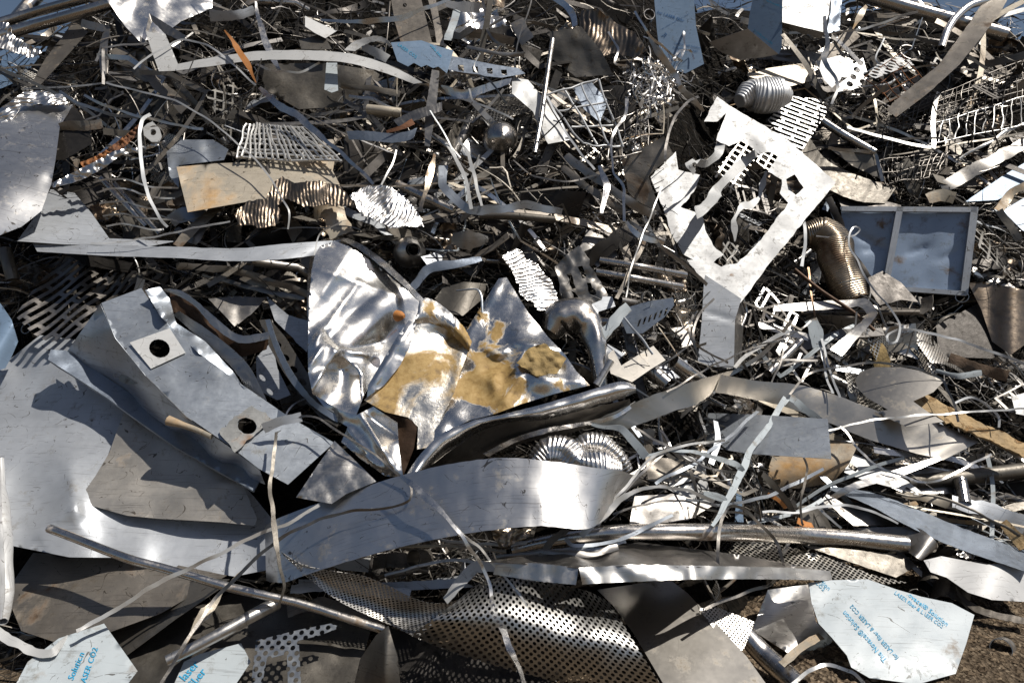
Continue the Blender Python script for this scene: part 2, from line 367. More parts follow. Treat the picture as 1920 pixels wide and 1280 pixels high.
def mesh_poly(poly, holes, tf, step):
    poly = [tuple(p[:2]) for p in poly]; pts = []; edges = []
    def ring(r):
        s0 = len(pts); rr = []
        for i in range(len(r)):
            a, b = r[i], r[(i+1) % len(r)]; k = max(1, int(math.hypot(b[0]-a[0], b[1]-a[1])/step))
            for q in range(k): rr.append((a[0]+(b[0]-a[0])*q/k, a[1]+(b[1]-a[1])*q/k))
        pts.extend(rr); m = len(rr)
        edges.extend([(s0+i, s0+(i+1) % m) for i in range(m)]); return rr
    outer = ring(poly); hs = [ring(h) for h in holes]
    xs = [p[0] for p in poly]; ys = [p[1] for p in poly]
    near = {}
    for p in pts: near[(int(p[0]//step), int(p[1]//step))] = 1
    row = 0; y = min(ys)+step/2
    while y < max(ys):
        x = min(xs)+step/2+(row % 2)*step*.5
        while x < max(xs):
            if (int(x//step), int(y//step)) not in near and inside(x, y, poly) and not any(inside(x, y, h) for h in holes): pts.append((x, y))
            x += step
        y += step*.87; row += 1
    vo, eo, fo, *_ = delaunay_2d_cdt([Vector(p) for p in pts], edges, [], 0, 1e-4)
    F = []
    for f in fo:
        cx = sum(vo[i][0] for i in f)/3; cy = sum(vo[i][1] for i in f)/3
        if inside(cx, cy, poly) and not any(inside(cx, cy, h) for h in holes): F.append(list(f))
    V2 = np.array([(v[0], v[1]) for v in vo]); V = np.array([PT(x, y, tf(x, y)) for x, y in V2])
    F = np.array(F); a, b, c = V[F[0, 0]], V[F[0, 1]], V[F[0, 2]]
    if np.cross(b-a, c-a)@(CAM-a) < 0: F = F[:, ::-1]
    return V, F, V2
def plane_uv(V, tf):
    c = V.mean(0)
    q = V-c; _, _, vt = np.linalg.svd(q[::max(1, len(q)//400)], full_matrices=False); n = vt[2]
    e1 = RT-n*(RT@n); e1 /= np.linalg.norm(e1); e2 = np.cross(n, e1)
    if e2@UP < 0: e2 = -e2
    return np.stack([q@e1, q@e2], 1)
def sheet(name, label, cat, pts, mat='steel', d=.12, n=None, holes=(), step=None, th=.002, rag=0, ragstep=9, parent=None, short=None, group=None, occ=True, **kw):
    tf = TF(pts, d, n, **kw)
    poly = rough_outline(pts, rag, ragstep); hs = [rough_outline(h, rag, ragstep) if len(h) > 3 else h for h in holes]
    xs = [p[0] for p in poly]; ys = [p[1] for p in poly]
    if step is None: step = max(3.5, min(14, max(max(xs)-min(xs), max(ys)-min(ys))/26))
    V, F, V2 = mesh_poly(poly, hs, tf, step); UV = plane_uv(V, tf)
    V, F, UV = solid(V, F, UV, th)
    o = mk(name, V, F, mat, UV, parent, label, cat, group)
    if occ:
        for j in range(int(max(0, min(ys))//CS), int(min(1279, max(ys))//CS)+1):
            for i in range(int(max(0, min(xs))//CS), int(min(1919, max(xs))//CS)+1):
                x, y = i*CS+CS/2, j*CS+CS/2
                if 0 <= i < ZW and 0 <= j < ZH and inside(x, y, poly) and not any(inside(x, y, h) for h in hs):
                    ZB[j, i] = min(ZB[j, i], tf(x, y))
    if short: HERO.append((short, tf.c[0], tf.c[1]))
    o['_tf'] = 0
    del o['_tf']
    return o, tf
def ribbon2(name, label, cat, A, B, mat='satin', n=60, m=6, th=.002, parent=None, short=None, camber=0.0, warp=None, group=None, smoothcurve=True, occ=True, d=.15):
    """A band between two traced edges; each point (x, y, d)."""
    f = crv if smoothcurve else resample
    A = f([(p[0], p[1], nom(p[0], p[1])-(p[2] if len(p) > 2 else d)) for p in A], n); B = f([(p[0], p[1], nom(p[0], p[1])-(p[2] if len(p) > 2 else d)) for p in B], n)
    SEED[0] += 11; V = []; T = []
    if warp is None: warp = (.006, 45)
    for i in range(n):                          # nicks and waves along the cut edges
        for E_, k_ in ((A, 0), (B, 7)): E_[i, :2] += [.8*nz(i*.9, k_, SEED[0]), 1.1*nz(i*.45, k_+3, SEED[0])]
    for i in range(n):
        for j in range(m+1):
            u = j/m; q = A[i]*(1-u)+B[i]*u; t = q[2]-camber*math.sin(math.pi*u)
            if warp: t -= warp[0]*nz(q[0]/warp[1], q[1]/warp[1], SEED[0])
            V.append(PT(q[0], q[1], t)); T.append((q[0], q[1], t))
    V = np.array(V); G = V.reshape(n, m+1, 3)
    ln = np.concatenate([[0], np.cumsum(np.linalg.norm(np.diff(G[:, m//2], axis=0), axis=1))])
    wd = np.linalg.norm(G[:, -1]-G[:, 0], axis=1)
    UV = np.array([(ln[i], wd[i]*(j/m-.5)) for i in range(n) for j in range(m+1)])
    F = np.array([[i*(m+1)+j, (i+1)*(m+1)+j, (i+1)*(m+1)+j+1, i*(m+1)+j+1] for i in range(n-1) for j in range(m)])
    V, F, UV = solid(V, F, UV, th)
    o = mk(name, V, F, mat, UV, parent, label, cat, group)
    if occ:
        for i in range(n-1):
            L_ = max(1, int(math.hypot(B[i][0]-A[i][0], B[i][1]-A[i][1])/4))
            for k in range(L_+1):
                q = A[i]*(1-k/L_)+B[i]*k/L_; zmark(q[0], q[1], q[2])
    if short: HERO.append((short, (A[n//2][0]+B[n//2][0])/2, (A[n//2][1]+B[n//2][1])/2))
    return o
def frames(C):
    T = np.gradient(C, axis=0); T /= np.maximum(np.linalg.norm(T, axis=1), 1e-9)[:, None]
    u = np.array([0, 0, 1.0]) if abs(T[0][2]) < .9 else np.array([1.0, 0, 0])
    U = []
    for t in T:
        u = u-t*(u@t); u /= max(np.linalg.norm(u), 1e-9); U.append(u)
    U = np.array(U); return T, U, np.cross(T, U)
def tube_mesh(C, r, k=10, hollow=False, ridge=None, crush=None):
    C = np.asarray(C, float); n = len(C); r = np.full(n, r) if np.isscalar(r) else np.asarray(r, float)
    T, U, W = frames(C); ln = np.concatenate([[0], np.cumsum(np.linalg.norm(np.diff(C, axis=0), axis=1))])
    V = []; UV = []; SEED[0] += 2.3
    for i in range(n):
        for j in range(k+1):
            a = 2*math.pi*j/k; rr = r[i]
            if ridge: rr *= 1+ridge[1]*math.sin(2*math.pi*(ln[i]/ridge[0]+ridge[2]*math.sin(a+SEED[0])))
            if crush: rr *= 1+crush[0]*nz(math.cos(a)*crush[1], math.sin(a)*crush[1], ln[i]*crush[2]+SEED[0])
            V.append(C[i]+(U[i]*math.cos(a)+W[i]*math.sin(a))*rr); UV.append((ln[i], a*r[i]))
    k1 = k+1
    F = [[i*k1+j, i*k1+j+1, (i+1)*k1+j+1, (i+1)*k1+j] for i in range(n-1) for j in range(k)]
    F = [f[::-1] for f in F]
    if hollow:
        return solid(np.array(V), F, np.array(UV), min(.0035, float(r.min())*.3))
    for e, i in ((0, 0), (1, n-1)):
        c = len(V); V.append(C[i]); UV.append((ln[i], 0)); b = len(V)
        for j in range(k): V.append(V[i*k1+j]); UV.append(UV[i*k1+j])
        for j in range(k):
            f = [c, b+j, b+(j+1) % k]; F.append(f if e == 0 else f[::-1])
    return np.array(V), F, np.array(UV)
def path3(pts, n=None, smooth=True, d=.15):
    q = [(p[0], p[1], nom(p[0], p[1])-(p[2] if len(p) > 2 else d)) for p in pts]
    ln = sum(math.hypot(q[i+1][0]-q[i][0], q[i+1][1]-q[i][1]) for i in range(len(q)-1))
    if n is None: n = int(max(6, min(110, ln/6)))
    q = .68*crv(q, n)+.32*resample(q, n) if smooth else resample(q, n)
    for x, y, t in q: zmark(x, y, t)
    return np.array([PT(*a) for a in q]), q
def tube(name, label, cat, pts, wpx, mat='tube', d=.15, k=14, hollow=True, parent=None, short=None, smooth=True, group=None, **kw):
    C, q = path3(pts, 300 if 'ridge' in kw else None, smooth, d)
    wl = wpx if isinstance(wpx, (list, tuple)) else [wpx, wpx]
    wv = np.interp(np.linspace(0, 1, len(q)), np.linspace(0, 1, len(wl)), wl)
    r = wv/2*q[:, 2]/FPX
    V, F, UV = tube_mesh(C, r, k, hollow, **kw)
    for (x, y, t), ww in zip(q, wv):
        if ww > 10:
            for a in range(-int(ww/2), int(ww/2)+1, 5): zmark(x, y+a, t); zmark(x+a, y, t)
    if short: HERO.append((short, q[len(q)//2][0], q[len(q)//2][1]))
    return mk(name, V, F, mat, UV, parent, label, cat, group)
def strap_mesh(C, w, th, N0, roll0=0, roll1=0, m=2, camber=0):
    n = len(C); T = np.gradient(C, axis=0); T /= np.maximum(np.linalg.norm(T, axis=1), 1e-9)[:, None]
    w = np.full(n, w) if np.isscalar(w) else w
    V = []; UV = []; ln = np.concatenate([[0], np.cumsum(np.linalg.norm(np.diff(C, axis=0), axis=1))]); prev = None
    for i in range(n):
        n0 = N0[i] if np.ndim(N0) > 1 else N0
        s = np.cross(T[i], n0); l = np.linalg.norm(s)
        s = s/l if l > .05 else (prev if prev is not None else np.array([1.0, 0, 0]))
        if prev is not None and s@prev < 0: s = -s
        prev = s; nn = np.cross(s, T[i]); a = R(roll0+(roll1-roll0)*i/(n-1)); s2 = s*math.cos(a)+nn*math.sin(a); n2 = np.cross(s2, T[i])
        for j in range(m+1):
            u = j/m-.5; V.append(C[i]+s2*w[i]*u+n2*camber*(1-4*u*u)); UV.append((ln[i], w[i]*u))
    F = [[i*(m+1)+j, i*(m+1)+j+1, (i+1)*(m+1)+j+1, (i+1)*(m+1)+j] for i in range(n-1) for j in range(m)]
    return solid(np.array(V), F, np.array(UV), th)
def strap(name, label, cat, pts, wpx, mat='steel', d=.2, roll=(0, 0), th=.0018, parent=None, short=None, smooth=True, group=None, camber=0):
    C, q = path3(pts, None, smooth, d)
    wl = wpx if isinstance(wpx, (list, tuple)) else [wpx, wpx]
    wv = np.interp(np.linspace(0, 1, len(q)), np.linspace(0, 1, len(wl)), wl)*q[:, 2]/FPX
    N0 = CAM-C; N0 /= np.linalg.norm(N0, axis=1)[:, None]; SEED[0] += 5
    wv = np.where(wv*FPX/q[:, 2] < 10, wv*.8, wv)
    mp = q[:, 2]/FPX; wob = np.array([[nz(i*.16, 3, SEED[0]), nz(i*.16, 9, SEED[0]), nz(i*.5, 5, SEED[0])] for i in range(len(C))])
    C = C+RT*(wob[:, 0]*4*mp)[:, None]+UP*(wob[:, 1]*4*mp)[:, None]; wv = wv*(1+.22*wob[:, 2])
    N0 = N0+RT*(wob[:, 1]*.5)[:, None]+UP*(wob[:, 0]*.5)[:, None]; N0 /= np.linalg.norm(N0, axis=1)[:, None]
    V, F, UV = strap_mesh(C, wv, th, N0, roll[0], roll[1], 2, camber)
    if short: HERO.append((short, q[len(q)//2][0], q[len(q)//2][1]))
    return mk(name, V, F, mat, UV, parent, label, cat, group)
def ell(cx, cy, rx, ry, n=18, rot=0, jag=0):
    out = []
    for i in range(n):
        a = 2*math.pi*i/n; k = 1+jag*rnd.uniform(-1, 1); x, y = rx*k*math.cos(a), ry*k*math.sin(a)
        out.append((cx+x*math.cos(R(rot))-y*math.sin(R(rot)), cy+x*math.sin(R(rot))+y*math.cos(R(rot))))
    return out
def text(parent, tf, s, org, u, v, mat='ink_cyan', lift=.003, name='printed_lettering', bold=.012, clip=None, spacing=1.0):
    """Lettering printed on a sheet: u = pixels per em along the line, v = pixels per em upwards."""
    cu = bpy.data.curves.new('t', 'FONT'); cu.body = s; cu.resolution_u = 2; cu.offset = bold; cu.space_line = .95; cu.space_character = spacing
    o = bpy.data.objects.new('t', cu); COL.objects.link(o); dg = bpy.context.evaluated_depsgraph_get(); dg.update()
    me = o.evaluated_get(dg).to_mesh(); vs = [tuple(q.co) for q in me.vertices]; fs = [list(p.vertices) for p in me.polygons]
    bpy.data.objects.remove(o)
    px = [(org[0]+x*u[0]+y*v[0], org[1]+x*u[1]+y*v[1]) for x, y, _ in vs]
    if clip: fs = [f for f in fs if all(inside(px[i][0], px[i][1], clip) for i in f)]
    if not fs: return None
    V = np.array([PT(x, y, tf(x, y)-lift) for x, y in px])
    used = sorted({i for f in fs for i in f}); mp = {a: b for b, a in enumerate(used)}
    return mk(name, V[used], [[mp[i] for i in f] for f in fs], mat, V[used][:, :2], parent)
def burst(parent, tf, c, r, rays=16, mat='ink_cyan'):
    V = []; F = []
    for i in range(rays):
        a = 2*math.pi*i/rays; rr = r*(1 if i % 2 else .65); b = len(V)
        for q, s in ((a-.18, r*.12), (a, rr), (a+.18, r*.12)): V.append((c[0]+math.cos(q)*s*1.35, c[1]+math.sin(q)*s*.75))
        F.append([b, b+1, b+2])
    V = np.array([PT(x, y, tf(x, y)-.003) for x, y in V]); return mk('printed_star', V, F, mat, V[:, :2], parent)
def merge(parts):
    V, F, UV, b = [], [], [], 0
    for v, f, u in parts:
        V.append(v); UV.append(u); F += [[i+b for i in q] for q in f]; b += len(v)
    return np.concatenate(V), F, np.concatenate(UV)
def prism(V4, t, base=None):                    # a bar with a given 3-D axis pair
    pass
# ================================================================== the setting
def grid_mesh(name, xs, ys, hf, mat, kind='structure'):
    V = [(x, y, hf(x, y)) for y in ys for x in xs]; nx = len(xs)
    F = [[j*nx+i, j*nx+i+1, (j+1)*nx+i+1, (j+1)*nx+i] for j in range(len(ys)-1) for i in range(nx-1)]
    return mk(name, V, F, mat, np.array(V)[:, :2], loc=np.zeros(3), kind=kind)
def gz(x, y):
    return .012*nz(x*3, y*3, 2)+.02*nz(x*.8, y*.8, 7)+.006*nz(x*14, y*14, 1) if -2 < x < 5 and 1 < y < 6 else 0.0
gx = [-1500, -400, -100, -30, -10]+list(np.arange(-6, -1.9, .5))+list(np.arange(-1.9, 5.01, .05))+[5.5, 7, 12, 30, 100, 400, 1500]
gy = [-1500, -400, -100, -30, -10, -3, 0]+list(np.arange(1, 6.01, .06))+[7, 10, 30, 100, 400, 1500]
grid_mesh('ground', gx, gy, gz, 'gravel_soil')
def moundz(x, y):
    h = H(x, y); e = min(1, max(0, (y-toe(x)-.25)/.8))
    return h-.06-.44*e+.10*e*nz(x*2.2, y*2.2, 3)+.05*e*nz(x*7, y*7, 4)-.25*(1-e)
grid_mesh('terrain', list(np.arange(-8, 8.6, .09)), list(np.arange(2.4, 9.6, .09)), moundz, 'gap_shade')
# pebbles lying on the soil
def stuff_mesh(name, items, mat, label=None, cat=None):
    V, F, UV = merge(items); o = mk(name, V, F, mat, UV, kind='stuff', smooth=False, loc=np.zeros(3))
    if label: o['label'] = label
    if cat: o['category'] = cat
    return o
def rock(c, r, rr):
    b = np.array([(1, 0, 0), (-1, 0, 0), (0, 1, 0), (0, -1, 0), (0, 0, 1), (0, 0, -1), (.6, .6, .5), (-.6, .6, .5), (.6, -.6, .5), (-.6, -.6, .5)], float)
    b = b[:6]; V = b*np.array([rr.uniform(.6, 1.3), rr.uniform(.6, 1.3), rr.uniform(.4, .8)])*r; a = rr.uniform(0, 3.1)
    V = V@np.array([[math.cos(a), math.sin(a), 0], [-math.sin(a), math.cos(a), 0], [0, 0, 1]])+c
    F = [[0, 2, 4], [2, 1, 4], [1, 3, 4], [3, 0, 4], [2, 0, 5], [1, 2, 5], [3, 1, 5], [0, 3, 5]]
    return V, F, V[:, :2]
rr = random.Random(3); peb = []
for _ in range(9000):
    x, y = rr.uniform(.2, 3.3), rr.uniform(2.4, 4.3)
    if rr.random() < .2: x = rr.uniform(-1.6, .4)
    peb.append(rock(np.array([x, y, gz(x, y)+.002]), rr.choice([.005, .007, .007, .010, .014, .02]), rr))
stuff_mesh('gravel', peb, 'pebble', 'loose brown gravel on the soil below the heap', 'gravel')

# ================================================================== large pieces, lower left
sheet('steel_sheet', 'large pale grey scratched sheet at the lower left edge, under the channel beam', 'steel sheet',
      [(-40, 720, .0), (0, 688, .02), (75, 628, .05), (170, 640, .06), (300, 690, .05), (380, 820, .03), (480, 935, .05), (520, 985, .12), (540, 1060, .12), (440, 1080, .12), (330, 1062, .12), (230, 1045, .16), (130, 1044, .2), (20, 1022, .22), (-40, 1000, .2)],
      'pale_sheet', flex=.8, step=9, creases=[(130, 880, 145, 980, .05, 26), (60, 1010, 150, 940, .06, 30)], dents=[(50, 930, 70, 70, -.05)], warp=(.012, 160), short='large pale scratched sheet')
sheet('sheet_offcut', 'brown scuffed triangular sheet lying under the channel beam at left', 'sheet offcut',
      [(232, 772), (262, 788), (330, 820), (455, 905), (482, 972), (478, 985), (410, 978), (300, 972), (238, 966), (145, 940), (180, 890), (205, 848)],
      'scuffed', d=.18, step=9, creases=[(150, 940, 460, 905, .02, 30)], warp=(.02, 90), short='brown triangular sheet')
sheet('steel_sheet', 'tarnished brown sheet under the pale sheet near the bottom left corner', 'steel sheet',
      [(10, 1110), (62, 1036), (200, 1040), (330, 1058), (425, 1078), (300, 1150), (130, 1212), (40, 1182)], 'tarnish', d=.12, n=(-.1, -.62, .78), warp=(.015, 120), short='tarnished brown sheet at bottom left')
sheet('steel_sheet', 'dark grooved sheet with a folded rim between the brown sheet and the thin rod', 'steel sheet',
      [(185, 1165), (300, 1080), (430, 1085), (420, 1098), (330, 1160), (238, 1228)], 'grey_dull', d=.14, n=(-.35, -.6, .7), creases=[(240, 1215, 425, 1092, .02, 6)], short='dark grooved sheet')
def lettered(name, label, pts, mat, d, n, lines, short=None, clip=True, **kw):
    o, tf = sheet(name, label, 'sheet offcut', pts, mat, d=d, n=n, short=short, **kw)
    for s, org, u, v, ink in lines: text(o, tf, s, org, u, v, ink, clip=[q[:2] for q in pts] if clip else None)
    return o, tf
_, tf_ = lettered('sheet_offcut', 'light sheet reading Solution in cyan near the bottom left corner',
      [(20, 1300), (52, 1240), (110, 1196), (195, 1168), (258, 1257), (225, 1300)], 'film', .2, (.15, -.55, .8),
      [('Solution', (137, 1275), (6.6, -15.4), (-15, -6.2), 'ink_cyan'), ('LASER CO2', (158, 1287), (5.2, -14.4), (-14, -5.2), 'ink_cyan')], short='lettered sheet at bottom left', warp=(.004, 80))
lettered('sheet_offcut', 'light sheet with partial cyan lettering beside the bottom tube at left', [(318, 1300), (345, 1240), (375, 1225), (452, 1205), (470, 1240), (430, 1300)], 'film', .12, (.1, -.6, .78),
      [('laser', (346, 1277), (15, -17), (-17, -13), 'ink_cyan'), ('fiber', (362, 1290), (14, -17), (-17, -13), 'ink_cyan')], short='small lettered sheet at the bottom')
strap('painted_pipe', 'curved white pipe with chipped purple paint at the bottom left corner', 'painted pipe', [(-10, 1180, .24), (20, 1200, .25), (60, 1220, .25), (100, 1222, .25), (130, 1195, .22)], [16, 14], 'white_bright', roll=(20, -10), short='curved white pipe piece')
tube('edge_bar', 'white weathered bar standing at the left frame edge', 'metal bar', [(1, 860, .2), (2, 900, .2), (3, 940, .22), (6, 1000, .22), (9, 1060, .24), (10, 1120, .24), (5, 1165, .26)], [8, 10, 24, 28, 24, 26, 14], 'white_sheet', crush=(.3, 1.5, 9), short='studded bar at the left edge')

# the channel beam: several folded faces
E = empty('channel_beam', P(390, 760, .25), 'blue grey folded channel beam with a holed white patch, lower left', 'channel beam', short='channel beam', px=(380, 730))
top = [(190, 568, .50), (265, 540, .50), (300, 592, .47), (370, 660, .45), (450, 718, .43), (540, 780, .42), (626, 830, .40), (540, 908, .40), (485, 878, .41), (430, 835, .42), (350, 780, .44), (275, 705, .46), (215, 632, .48)]
sheet('top_face', None, None, top, 'galvanised', n=(.10, -.74, .66), d=.42, parent=E, holes=[ell(299, 653, 20, 17, 16, 20), ell(463, 798, 18, 15, 16, 20, .06)], creases=[(300, 700, 420, 690, .02, 22)], dents=[(345, 700, 40, 26, -.02)], step=9, bend=[(60, .008, 420, 0)])
sheet('side_web', None, None, [(188, 570, .46), (216, 634, .47), (275, 707, .45), (350, 782, .43), (430, 838, .41), (486, 880, .40), (497, 908, .30), (440, 884, .21), (350, 826, .17), (230, 739, .17), (122, 664, .19)], 'galvanised', flex=1, parent=E, step=9, holes=[ell(219, 704, 7, 5, 10)])
sheet('lower_flange', None, None, [(95, 655, .27), (124, 657, .23), (177, 692, .215), (230, 727, .21), (290, 770, .21), (350, 812, .21), (420, 852, .24), (492, 892, .29), (476, 920, .33), (400, 878, .28), (330, 838, .26), (260, 789, .26), (200, 745, .26), (140, 706, .27), (90, 674, .29)], 'blue_grey', flex=1, parent=E, step=7, th=.012)  # blue shade on the flange put into its darker colour
sheet('rear_web', None, None, [(272, 544, .46), (300, 537, .42), (318, 560, .36), (330, 605, .34), (385, 640, .34), (440, 700, .32), (480, 765, .32), (560, 800, .36), (628, 830, .38), (540, 780, .41), (450, 718, .42), (370, 660, .44), (300, 592, .46)], 'galvanised', flex=1, parent=E, step=8, warp=(.015, 40))
sheet('cover_patch', None, None, [(243, 642), (318, 615), (348, 661), (283, 691)], 'white_bright', n=(.10, -.74, .66), d=.442, parent=E, holes=[ell(299, 653, 20, 17, 16, 20)])
sheet('rusty_patch', None, None, [(411, 808), (440, 780), (472, 760), (515, 786), (492, 802), (440, 848)], 'worn_patch', n=(.10, -.74, .66), d=.43, parent=E, rag=2.5, ragstep=7, holes=[ell(463, 798, 18, 15, 16, 20, .06)])
sheet('oval_plate', None, None, ell(247, 708, 25, 12, 18, -4), 'grey', d=.345, parent=E, n=(-.5, -.8, .3))
tube('rusty_bolt', 'weathered bolt with a hexagonal head lying on the channel beam', 'bolt', [(316, 788, .42), (345, 797, .42), (375, 808, .42), (397, 818, .42)], [20, 12, 12, 12], 'tan_sheet', k=8, hollow=False, short='bolt on the channel beam')
E = empty('rusty_beam', P(400, 600, .3), 'folded beam with rust brown inner face, curving behind the channel beam', 'folded beam', short='rusty folded beam', px=(400, 610))
ribbon2('inner_face', None, None, [(318, 543, .34), (345, 558, .32), (370, 575, .32), (400, 610, .3), (450, 640, .28), (505, 630, .3)], [(322, 585, .3), (345, 592, .28), (380, 625, .28), (420, 655, .26), (455, 668, .25), (500, 655, .26)], 'rust_dark', parent=E, warp=(.02, 30))
ribbon2('outer_lip', None, None, [(300, 542, .37), (340, 545, .36), (375, 570, .35), (410, 600, .34), (450, 628, .32), (505, 622, .33)], [(318, 548, .35), (345, 560, .34), (370, 578, .34), (402, 614, .33), (450, 643, .31), (505, 636, .32)], 'steel', parent=E)
ribbon2('lower_rim', None, None, [(325, 590, .31), (380, 640, .31), (440, 695, .3), (480, 760, .3)], [(335, 583, .34), (395, 622, .33), (462, 680, .32), (500, 750, .31)], 'steel', parent=E)
strap('cut_tab', 'pale grey cut tab on a thin wire across the channel beam end', 'metal tab', [(495, 802, .48), (520, 792, .49), (548, 785, .5), (566, 780, .5)], [20, 17], 'pale_sheet', short='pale tab')
strap('wire', 'grey wire running from the pale tab down to the bottom centre', 'wire', [(550, 780, .5), (600, 785, .5), (645, 815, .5), (700, 850, .5), (752, 892, .5), (770, 915, .5), (768, 938, .5), (735, 950, .48), (660, 958, .46), (600, 972, .46), (545, 998, .46), (480, 1045, .45), (410, 1115, .42), (350, 1200, .4), (300, 1285, .4)], [5, 5, 6, 8, 8, 7], 'wire_grey', roll=(30, -10), short='long looping wire')
strap('metal_strip', 'bright twisted strip falling from the shiny band to the bottom centre', 'metal strip', [(752, 890, .58), (790, 922, .6), (826, 956, .6), (855, 990, .6), (880, 1025, .55), (905, 1062, .46), (922, 1105, .42), (925, 1145, .4), (948, 1190, .4), (970, 1245, .4), (985, 1290, .4)], [9, 13, 8, 9, 8, 12, 13, 10], 'steel_bright', roll=(10, 40), short='bright falling strip')
strap('wire', 'bent wire beside the bright falling strip, ending over the perforated sheet', 'wire', [(855, 985, .6), (880, 1010, .55), (915, 1045, .45), (950, 1085, .42), (978, 1120, .42), (995, 1150, .42)], [6, 5], 'wire_pale', short='wire over the perforated sheet')
strap('metal_strip', 'thin dark strip hanging vertically over the left end of the shiny band', 'metal strip', [(519, 808, .5), (512, 870, .5), (508, 930, .5), (515, 1000, .5), (525, 1060, .48), (532, 1100, .44), (520, 1135, .4)], [6, 8, 8, 10, 10, 8, 5], 'grey_dull', roll=(0, 30), short='hanging dark strip')
strap('metal_strip', 'long straight grey strip crossing the rod at lower left', 'metal strip', [(600, 945, .4), (540, 982, .42), (480, 1003, .42), (400, 1045, .4), (330, 1075, .36), (270, 1110, .34), (205, 1150, .3), (140, 1182, .3)], [7, 8, 10, 9], 'wire_pale', roll=(10, 0), short='long grey strip at lower left')
tube('metal_rod', 'dark bent steel rod lying across the lower left corner', 'steel rod', [(92, 990, .32), (140, 1008, .32), (200, 1032, .34), (250, 1050, .36), (300, 1063, .34), (360, 1080, .32), (420, 1098, .3), (480, 1112, .28), (560, 1130, .24), (640, 1155, .2), (720, 1180, .16)], 13, 'tube', short='bent steel rod')
tube('metal_tube', 'dark polished tube lying diagonally at the bottom left', 'steel tube', [(312, 1238, .22), (360, 1215, .22), (420, 1183, .22), (480, 1150, .2), (520, 1130, .16)], [17, 22], 'steel', short='polished tube at the bottom')
strap('metal_strip', 'pale punched strip with a square tab crossing the bottom tube', 'metal strip', [(300, 1280, .3), (340, 1222, .3), (375, 1165, .32), (400, 1130, .32), (425, 1100, .32), (455, 1070, .32), (490, 1035, .36)], [5, 6, 7, 22, 6, 5, 5], 'tan_sheet', short='pale strip with square tab')

# grilles and the bar with holes
sheet('slotted_grille', 'dark slotted grille with a wavy bend above the pale sheet at left', 'grille', [(28, 592), (60, 545), (108, 490), (140, 484), (172, 488), (192, 522), (262, 508), (225, 570), (150, 632), (90, 640), (62, 626)], 'perf_slot', d=.1, n=(.1, -.7, .7), bend=[(8, .012, 110, 20)], step=7, th=.003, short='slotted grille')
sheet('slotted_grille', 'small slotted grille piece right of the wavy grille', 'grille', [(188, 512), (255, 507), (262, 520), (232, 548), (195, 560), (180, 540)], 'perf_slot', d=.06, n=(-.2, -.8, .5), th=.003)
sheet('punched_bar', 'dark bar with a row of oval holes leaning beside the crumpled shiny sheet', 'punched bar', [(486, 600), (506, 598), (535, 632), (560, 672), (590, 722), (615, 758), (640, 788), (632, 800), (600, 782), (565, 745), (530, 695), (505, 650)], 'grey_dull', d=.26, n=(-.1, -.85, .5), holes=[ell(521, 645, 8, 5, 12, 40), ell(536, 670, 8, 5, 12, 40), ell(551, 692, 8, 5, 12, 40), ell(568, 716, 8, 5, 12, 40), [(556, 742), (566, 738), (574, 752), (564, 756)]], step=6, short='dark punched bar')
sheet('white_plate', 'pale plates with shadows in the gap left of the dark punched bar', 'flat plate', [(480, 670), (510, 640), (520, 690), (545, 740), (520, 750), (482, 730)], 'pale_sheet', d=.1)
ribbon2('folded_beam', 'blue edged angle bar left of the crumpled shiny sheet', 'angle bar', [(497, 600, .28), (515, 655, .3), (545, 715, .3), (585, 760, .3), (632, 792, .3)], [(506, 598, .3), (524, 650, .32), (554, 706, .32), (592, 752, .32), (637, 782, .3)], 'blue_grey')
sheet('curved_sheet', 'pale cone shaped sheet curling in at the left frame edge', 'curled sheet', [(-20, 560), (0, 568), (22, 600), (34, 640), (22, 668), (10, 690), (-20, 700)], 'film_blue', d=.2, n=(.4, -.8, .4), bend=[(30, .04, 90, 0)], short='cone sheet at the left edge')

# ================================================================== centre: crumpled polished sheet and the foam stained sheets
E = empty('crumpled_sheet', P(690, 830, .2), 'big crumpled polished sheet standing in the centre with torn folded rim', 'crumpled sheet', short='crumpled polished sheet', px=(670, 650))
sheet('front_panel', None, None, [(590, 480, .22), (600, 461, .22), (628, 452, .2), (655, 462, .2), (700, 492, .24), (745, 530, .26), (786, 565, .28), (783, 600, .31), (745, 660, .33), (705, 705, .33), (682, 742, .33), (668, 778, .34), (640, 770, .34), (610, 752, .33), (586, 738, .3), (578, 700, .28), (577, 650, .27), (580, 560, .24), (584, 510, .22)],
      'polished', n=(.33, -.76, .55), d=.3, step=4.5, parent=E, warp=(.018, 170), bend=[(48, .018, 120, 20)],
      creases=[(610, 642, 570, 700, .05, 12), (612, 642, 680, 700, .07, 16), (578, 740, 632, 658, .06, 20), (610, 620, 660, 690, -.05, 22), (676, 700, 680, 770, .06, 12), (640, 660, 720, 640, -.045, 14), (600, 630, 680, 520, .035, 26), (640, 600, 720, 540, -.03, 26), (630, 655, 700, 665, .05, 9), (585, 500, 760, 560, .015, 10), (600, 560, 650, 480, .02, 20), (585, 655, 605, 615, .04, 10), (600, 690, 650, 690, -.03, 12)],
      dents=[(700, 560, 38, 30, .035), (640, 700, 26, 34, -.045), (725, 630, 30, 30, -.03)])
ribbon2('rolled_rim', None, None, [(584, 640, .31), (582, 560, .28), (585, 500, .27), (600, 462, .27), (630, 450, .26), (660, 460, .25), (700, 487, .28), (745, 525, .3), (790, 568, .32)], [(579, 640, .3), (576, 560, .26), (580, 495, .24), (595, 455, .24), (632, 445, .22), (665, 452, .22), (710, 480, .25), (755, 520, .27), (796, 562, .3)], 'polished', parent=E, warp=(.01, 14), m=3)
